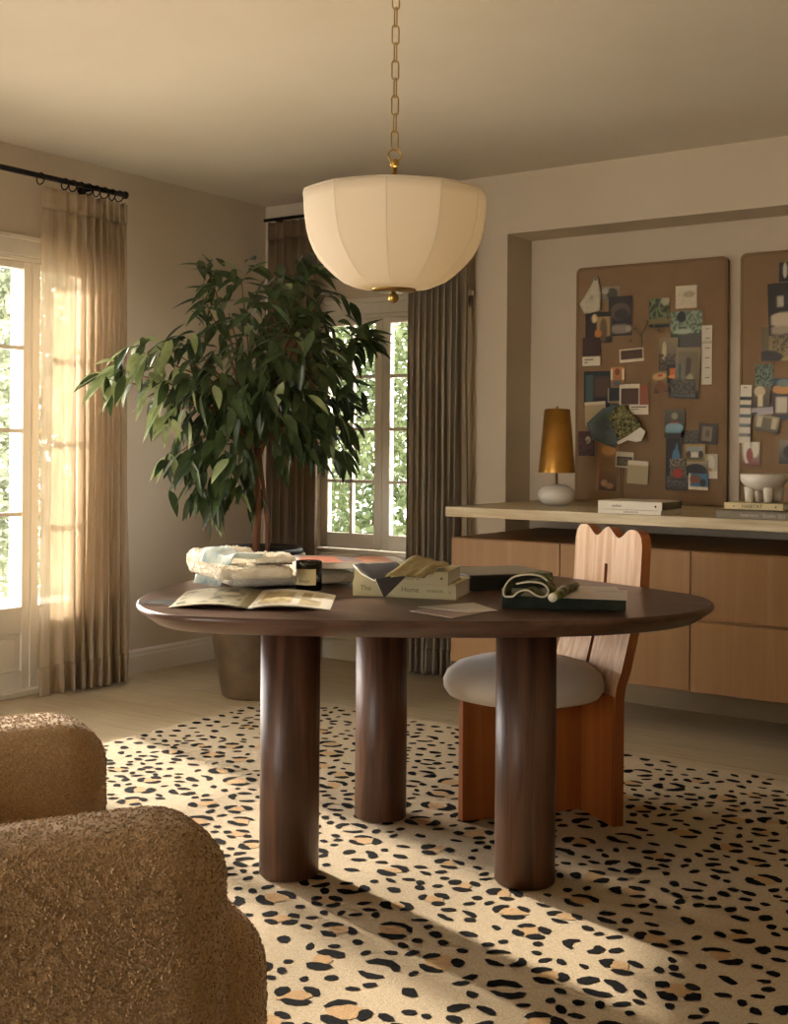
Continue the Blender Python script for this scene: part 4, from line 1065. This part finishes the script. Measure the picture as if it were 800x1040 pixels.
def patch(name, label, cat, quad, mat, nu=14, nv=10, wav=.003, th=.0022, seed=1, parent=None, fn=None):
    """cloth patch through four corners (a,b,c,d) with soft waves"""
    a, b, c, d = [Vector(q) for q in quad]
    def f(u, v):
        p = (a*(1-u)+b*u)*(1-v)+(d*(1-u)+c*u)*v
        p = p+UP*abs(wav*noise.noise(Vector((u*3, v*3, seed))))*2
        return fn(p, u, v) if fn else p
    o = MB().grid(f, nu, nv).build(name, mat, parent, org=None if parent is not None else (a+b+c+d)/4, solid=th)
    if label: tag(o, label, cat)
    return o
BLKF = mottled('black_woven', '#2b2624', '#3d3733', .9, 150, .6, .002, 700)
WVN = mottled('woven_straw', '#b3a473', '#8d7d52', .9, 130, .6, .002, 600)
Zt = ztopb+.003
# black swatch: one half lies on the book, a corner folds down over the spines
s1 = W(359, 574, Z=Zt+.008); s2 = W(402, 571, Z=Zt+.002); s3 = W(416, 583, Z=Zt+.002); s4 = W(381, 591, Z=Zt)
blk = patch('fabric_swatch', 'black woven swatch with white edging folded over the cream books', 'fabric swatch', (s1, s2, s3, s4), BLKF, wav=.005, seed=3)
fold = (a2_-FW*.012); fd = Vector((a2_.x, a2_.y, 0)).dot(FW)
f1 = W(381, 588, D=W(381, 591, Z=Zt).dot(FW)-.012); f2 = W(412, 585, D=f1.dot(FW)+.01)
tipp = W(390, 607, D=f1.dot(FW)-.004)
mb = MB(); mb.grid(lambda u, v: (f1*(1-u)+f2*u)*(1-v)+tipp*v-FW*.006*math.sin(v*2), 8, 8); mb.build('hanging_corner', BLKF, blk, solid=.002)
MB().tube([s1, W(367, 583, Z=Zt+.004), s4+UP*.002, f1, tipp, f2], .0016, 6).build('white_edging', PAPER, blk)
w1 = W(391, 586, Z=Zt+.008); w2 = W(419, 565, Z=Zt+.022); w3 = W(457, 574, Z=Zt+.006); w4 = W(431, 587, Z=Zt+.004)
patch('fabric_swatch', 'beige woven swatch peaked on top of the cream books', 'fabric swatch', (w1, w4, w3, w2), WVN, wav=.01, seed=8, fn=lambda p, u, v: p+UP*.006*math.sin(u*3.1)*math.sin(v*3.1))

# candle
cb = W(313.5, 599, Z=TZ+e)
cd = cb.dot(FW); cr_ = 13.3*cd/FPX; chh = .088
can = thing('candle', cb, 'black glass candle jar with cream label on the table', 'candle')
MB().lathe([(0, 0), (cr_-.003, 0), (cr_, .004), (cr_, chh), (cr_-.003, chh), (cr_-.003, .008), (0, .008)], cb, 48).build('jar', BLACKG, can)
MB().lathe([(0, chh-.018), (cr_-.0035, chh-.018)], cb, 32).build('wax', pmat('wax', '#cfc3a6', .5), can)
MB().tube([cb+UP*(chh-.018), cb+UP*(chh-.006)], .001, 6).build('wick', INK, can)
va = math.atan2(-cb.y, -cb.x)+.0   # label faces the room
lbm = MB(); Ls = .0395
def lf_(u, v):
    t = va-.32+(u-.5)*1.75; return cb+Vector(((cr_+.0006)*math.cos(t), (cr_+.0006)*math.sin(t), .018+v*.048))
lbm.grid(lf_, 16, 4).build('label', pmat('label_paper', '#cdbd8d', .7), can)
def onlabel(s, dz, size):
    t = va-.32; n = Vector((math.cos(t), math.sin(t), 0)); u = Vector((-n.y, n.x, 0))
    T = Matrix.Identity(4)
    for i in range(3): T[i][0] = u[i]; T[i][1] = UP[i]; T[i][2] = n[i]; T[i][3] = (cb+n*(cr_+.0014)+UP*dz)[i]
    text(s, size, OL, T, can, 'label_lettering', .0002)
onlabel('Bougie', .030, .012)

# open magazine
def openmag():
    sp_b = W(251, 620, Z=TZ); sp_t = W(267, 601.5, Z=TZ); lb0 = W(171, 617.5, Z=TZ); lt0 = W(189, 601, Z=TZ); rb0 = W(335, 620, Z=TZ); rt0 = W(341, 605, Z=TZ)
    o = thing('open_magazine', ((sp_b+sp_t)/2), 'open magazine lying near the left end of the table', 'magazine')
    def page(b0, t0, lift, name, pic, off):
        nx, ny = 48, 26; mb = MB()
        def f(u, v):
            p = (sp_b*(1-u)+b0*u)*(1-v)+(sp_t*(1-u)+t0*u)*v
            h = lift*math.sin(math.pi*min(1, u*1.0))**.8*(1-.35*u)+.004*(1-u)
            return p+UP*(h+off)
        mb.grid(f, nx, ny, 0, True); nf = len(mb.f)
        mb.grid(lambda u, v: f(u, v)-UP*min(.004, f(u, v).z-TZ-.0004), nx, ny, 1, True)
        q = mb.build(name, [PRINT, PAPER], o); colour(q, pic, nx, ny)
    page(lb0, lt0, .014, 'left_page', [('#a79f84','#bdb498'),('r',.0,.0,.12,1,'#8e8056'),('n',.15,.1,.95,.9,'#6e6a55',5,.05),('r',.55,.2,.85,.8,'#b9b29c')], .001)
    page(rb0, rt0, .012, 'right_page', [('#e9e2d0','#e9e2d0'),('r',.1,.15,.5,.85,'#c9b98a'),('n',.1,.15,.5,.85,'#a88f55',8,.1),('r',.6,.1,.86,.42,'#c3b48c'),('r',.6,.5,.72,.85,'#b09a68'),('r',.75,.5,.86,.85,'#d3c8a8')], .001)
    return o
openmag()
dm0 = W(152, 613.5, Z=TZ+e)
T = frame(W(165, 612, Z=TZ+.0004), W(200, 614, Z=TZ)-W(165, 612, Z=TZ))
card('magazine_cover', 'dark glossy cover peeking out left of the open magazine', 'magazine', T, .11, .10, [('#1c1a18','#26231f'),('e',.4,.5,.2,.2,'#4a4740')], th=.001)

# sheets of paper near the front
def quadcard(name, label, pts, z, pic, cat='paper', nx=16, ny=10):
    P = [W(x, y, Z=z) for x, y in pts]; mb = MB()
    f = lambda u, v: (P[0]*(1-u)+P[1]*u)*(1-v)+(P[3]*(1-u)+P[2]*u)*v
    mb.grid(f, nx, ny, 0, False); nf = len(mb.f); mb.grid(lambda u, v: f(1-u, v)-UP*.0008, nx, ny, 1, False)
    for (p, q) in ((P[0], P[1]), (P[1], P[2]), (P[2], P[3]), (P[3], P[0])): mb.add([p, p-UP*.0008, q-UP*.0008, q], [(0, 1, 2, 3)], 1)
    o = mb.build(name, [PRINT, PAPER], org=(P[0]+P[2])/2); colour(o, pic, nx, ny)
    return tag(o, label, cat)
quadcard('sample_sheet', 'pinkish printed sample sheet near the front edge of the table', [(416,620.5),(459,627.5),(497,620.5),(450,614.5)], TZ+.0015, [('#b9a296','#b9a296'),('n',.05,.05,.95,.95,'#a48c82',12,.0)])
quadcard('sample_sheet', 'white sheet overlapping the pinkish sample sheet', [(424,616),(476,621.5),(505,620),(481,612)], TZ+.003, [('#d6cec4','#c9c0b4')])

# fleece samples and glossy magazines, left back of the table
FWv = Vector((FW.x, FW.y, 0))
def pad(name, label, p1, p2, dep, z, h, mat, rough=.006, seed=1, cat='textile sample'):
    a = W(*p1, Z=z); b = W(*p2, Z=z); an_ = ang(a, b); w = (b-a).length
    T = Matrix.Translation(a) @ Matrix.Rotation(an_, 4, 'Z'); mb = MB()
    def fn(p):
        q = T @ Vector(p)
        nz = noise.noise(q*38+Vector((seed, 0, 0)))*rough+noise.noise(q*110)*rough*.5
        edge = 1 if p.z > h*.25 else .2
        p = Vector(p); p.x += nz*.8; p.y += nz*.8; p.z = max(.0005, p.z+nz*edge)
        return p
    rbox(mb, (0, 0, 0), (w, dep, h), h*.42, 34, T, 0, fn)
    o = mb.build(name, mat, org=a); tufts(o, random.Random(seed), None, 1/(.0065**2), .0018, .0036, mat)
    return tag(o, label, cat)
# fleece: slab A long, slab B shorter and higher, slab C rolled at back left
pad('fleece_sample', 'long cream looped fleece sample at the bottom of the pile', (236, 597), (362, 592), .32, TZ+.006, .032, FLEECE, .003, 1)
pad('fleece_sample', 'puffy cream fleece sample folded on the pile left of the candle', (222, 590), (298, 586.5), .30, TZ+.048, .030, FLEECE, .0055, 5)
pad('fleece_sample', 'shaggy cream fleece roll at the back left of the pile', (205, 583), (262, 580), .16, TZ+.003, .075, FLEECE, .008, 9)
pad('fleece_sample', 'white knobbly fleece sample topmost on the pile', (258, 572), (300, 571), .16, TZ+.088, .018, FLEECE, .006, 12)
PALEBL = leafmat('pale_floral_cloth', '#c7cdc0', '#8fa3a3', .1, .8, 28)
q1 = W(197, 592, Z=TZ+.012); q2 = W(224, 596, Z=TZ+.012); q3 = W(270, 566, Z=TZ+.112); q4 = W(228, 559, Z=TZ+.112)
patch('fabric_swatch', 'pale blue and cream printed swatch draped over the fleece pile', 'fabric swatch', (q1, q2, q3, q4), PALEBL, 16, 22, .006, .0025, 4, fn=lambda p, u, v: Vector((p.x, p.y, TZ+.012+.100*min(1, v/.34)**.8+.012*math.sin(u*6+1)*min(1, v*2))))
def gloss(name, label, zc, h, dx, top_pic, seed):
    fl = W(303+dx, 578, Z=zc); fr = W(412+dx*.5, 577, Z=zc); an_ = ang(fl, fr); w = (fr-fl).length; dep = .235
    b = thing(name, fl, label, 'magazine')
    T = Matrix.Translation(fl) @ Matrix.Rotation(an_, 4, 'Z')
    MB().box((0, 0, 0), (w, dep, h), 0, T).build('pages', pmat('glossy_pages', '#d8d2c6', .35), b, bevel=.001)
    TT = T @ Matrix.Translation((w/2, dep/2, h))
    c = card('cover', None, None, TT, w, dep, top_pic, 30, 14, .0008, 0, None, b)
    return b
COV = [('#8a6a5a', '#c98868'), ('r', .0, .0, .06, 1, '#d9d0c6'), ('e', .25, .45, .2, .4, '#b5684a'), ('r', .42, .1, .62, .9, '#7d6e6a'), ('e', .78, .5, .2, .3, '#c47a52'), ('r', .9, 0, 1, 1, '#cfc6bc'), ('r', 0, .8, 1, .92, '#5f4e48')]
gloss('magazine', 'white glossy magazine under the rust coloured one on the fleece', TZ+.046, .014, 0, [('#d6d0c8', '#d6d0c8')], 1)
gloss('magazine', 'glossy magazine with rust and grey cover photo, topmost by the window', TZ+.0615, .019, -1.5, COV, 2)

# big dark-spined book at back middle, right stack
_, a3, an3, wl3 = bk3('book', 'big grey book with dark green spine behind the cream books', (476, 600.5), (561, 597), .23, .046, TZ+e, [TEALBK], pages=TEALBK)
T = Matrix.Translation(a3+UP*.046) @ Matrix.Rotation(an3, 4, 'Z')
MB().box((.001, .002, 0), (wl3-.001, .229, .0025), 0, T).build('grey_cover_sheet', GREYCV, _)
_, a4, an4, wl4 = bk3('marbled_book', 'flat dark green marbled book at the right end of the table', (509, 618), (635.5, 620.5), .19, .034, TZ+e, [DKGREEN])
zz = TZ+.0355
quadcard('card', 'lower pale grey card on the dark green marbled book', [(560,603),(634,605),(626,596),(570,594.5)], zz, [('#c2b8ae','#c2b8ae')], 'card')
quadcard('card', 'upper pale lilac card on the dark green marbled book', [(566,607),(637,609.5),(637,599.5),(577,598)], zz+.003, [('#c9beb4','#b8ada3'),('r',.5,.8,.95,.9,'#8b8178')], 'card')
FLW = leafmat('dark_floral_print', '#2d3524', '#9a9a6a', .0, .8, 40)
IV = mottled('ivory_cloth', '#e3dbc2', '#d8cfb4', .85, 40, .2, .001, 400)
# looped ribbon of floral cloth: S-shaped cross-section extruded away from the viewer
def ribbon(name, label, pts, z_at, depth, mats, lift=0):
    base_p = W(530, 606, Z=zz); D0 = base_p.dot(FW)
    P = [W(x, y, D=D0-.02) for x, y in pts]
    r_ = []
    n = len(P)
    for i in range(n-1):
        p0 = P[max(i-1, 0)]; p1 = P[i]; p2 = P[i+1]; p3 = P[min(i+2, n-1)]
        for j in range(6):
            t = j/6; r_.append(.5*((2*p1)+(p2-p0)*t+(2*p0-5*p1+4*p2-p3)*t*t+(3*p1-p0-3*p2+p3)*t**3))
    r_.append(P[-1])
    for p in r_: p.z = max(p.z, zz+.002)
    nv = 6; mb = MB(); N_ = len(r_)
    dirv = (FWv*.8+RT*.35).normalized()
    mb.grid(lambda u, v: r_[int(round(u*(N_-1)))]+dirv*depth*v, N_-1, nv)
    o = mb.build(name, mats[0], org=base_p, solid=.003)
    MB().tube([p-dirv*.001 for p in r_], .0026, 6).build('ivory_edge', mats[1], o)
    return tag(o, label, 'fabric swatch')
ribbon('fabric_swatch', 'dark floral swatch with ivory edge looped on the green marbled book', [(556,590),(548,585),(534,583.5),(520,587),(512,597),(512,605),(519,607),(527,601),(536,599.5),(545,605),(553,606),(557,600),(551,593),(538,591),(524,593)], zz, .07, (FLW, IV))
mb = MB(); a_ = W(561, 607, Z=zz+.013); b_2 = W(585, 594, Z=zz+.013)
mb.tube([a_, a_.lerp(b_2, .3), a_.lerp(b_2, .7), b_2], [.011, .012, .011, .009], 14)
ro = tag(mb.build('rolled_fabric', FLW, org=a_), 'rolled floral fabric strip lying beside the looped swatch', 'fabric roll')
MB().tube([a_-(b_2-a_).normalized()*.001, a_+(b_2-a_)*.02], [.012, .0115], 14).build('ivory_edge', IV, ro)
t1 = W(552, 597, Z=TZ+.052); t2 = W(561, 590, Z=TZ+.052); t3 = t1+UP*.035+FWv*.01
mb = MB(); mb.prism([(0, 0), (.03, .0), (.012, .042)], .002, frame(t1, RT, -FWv) @ Matrix.Rotation(0, 4, 'Z'))
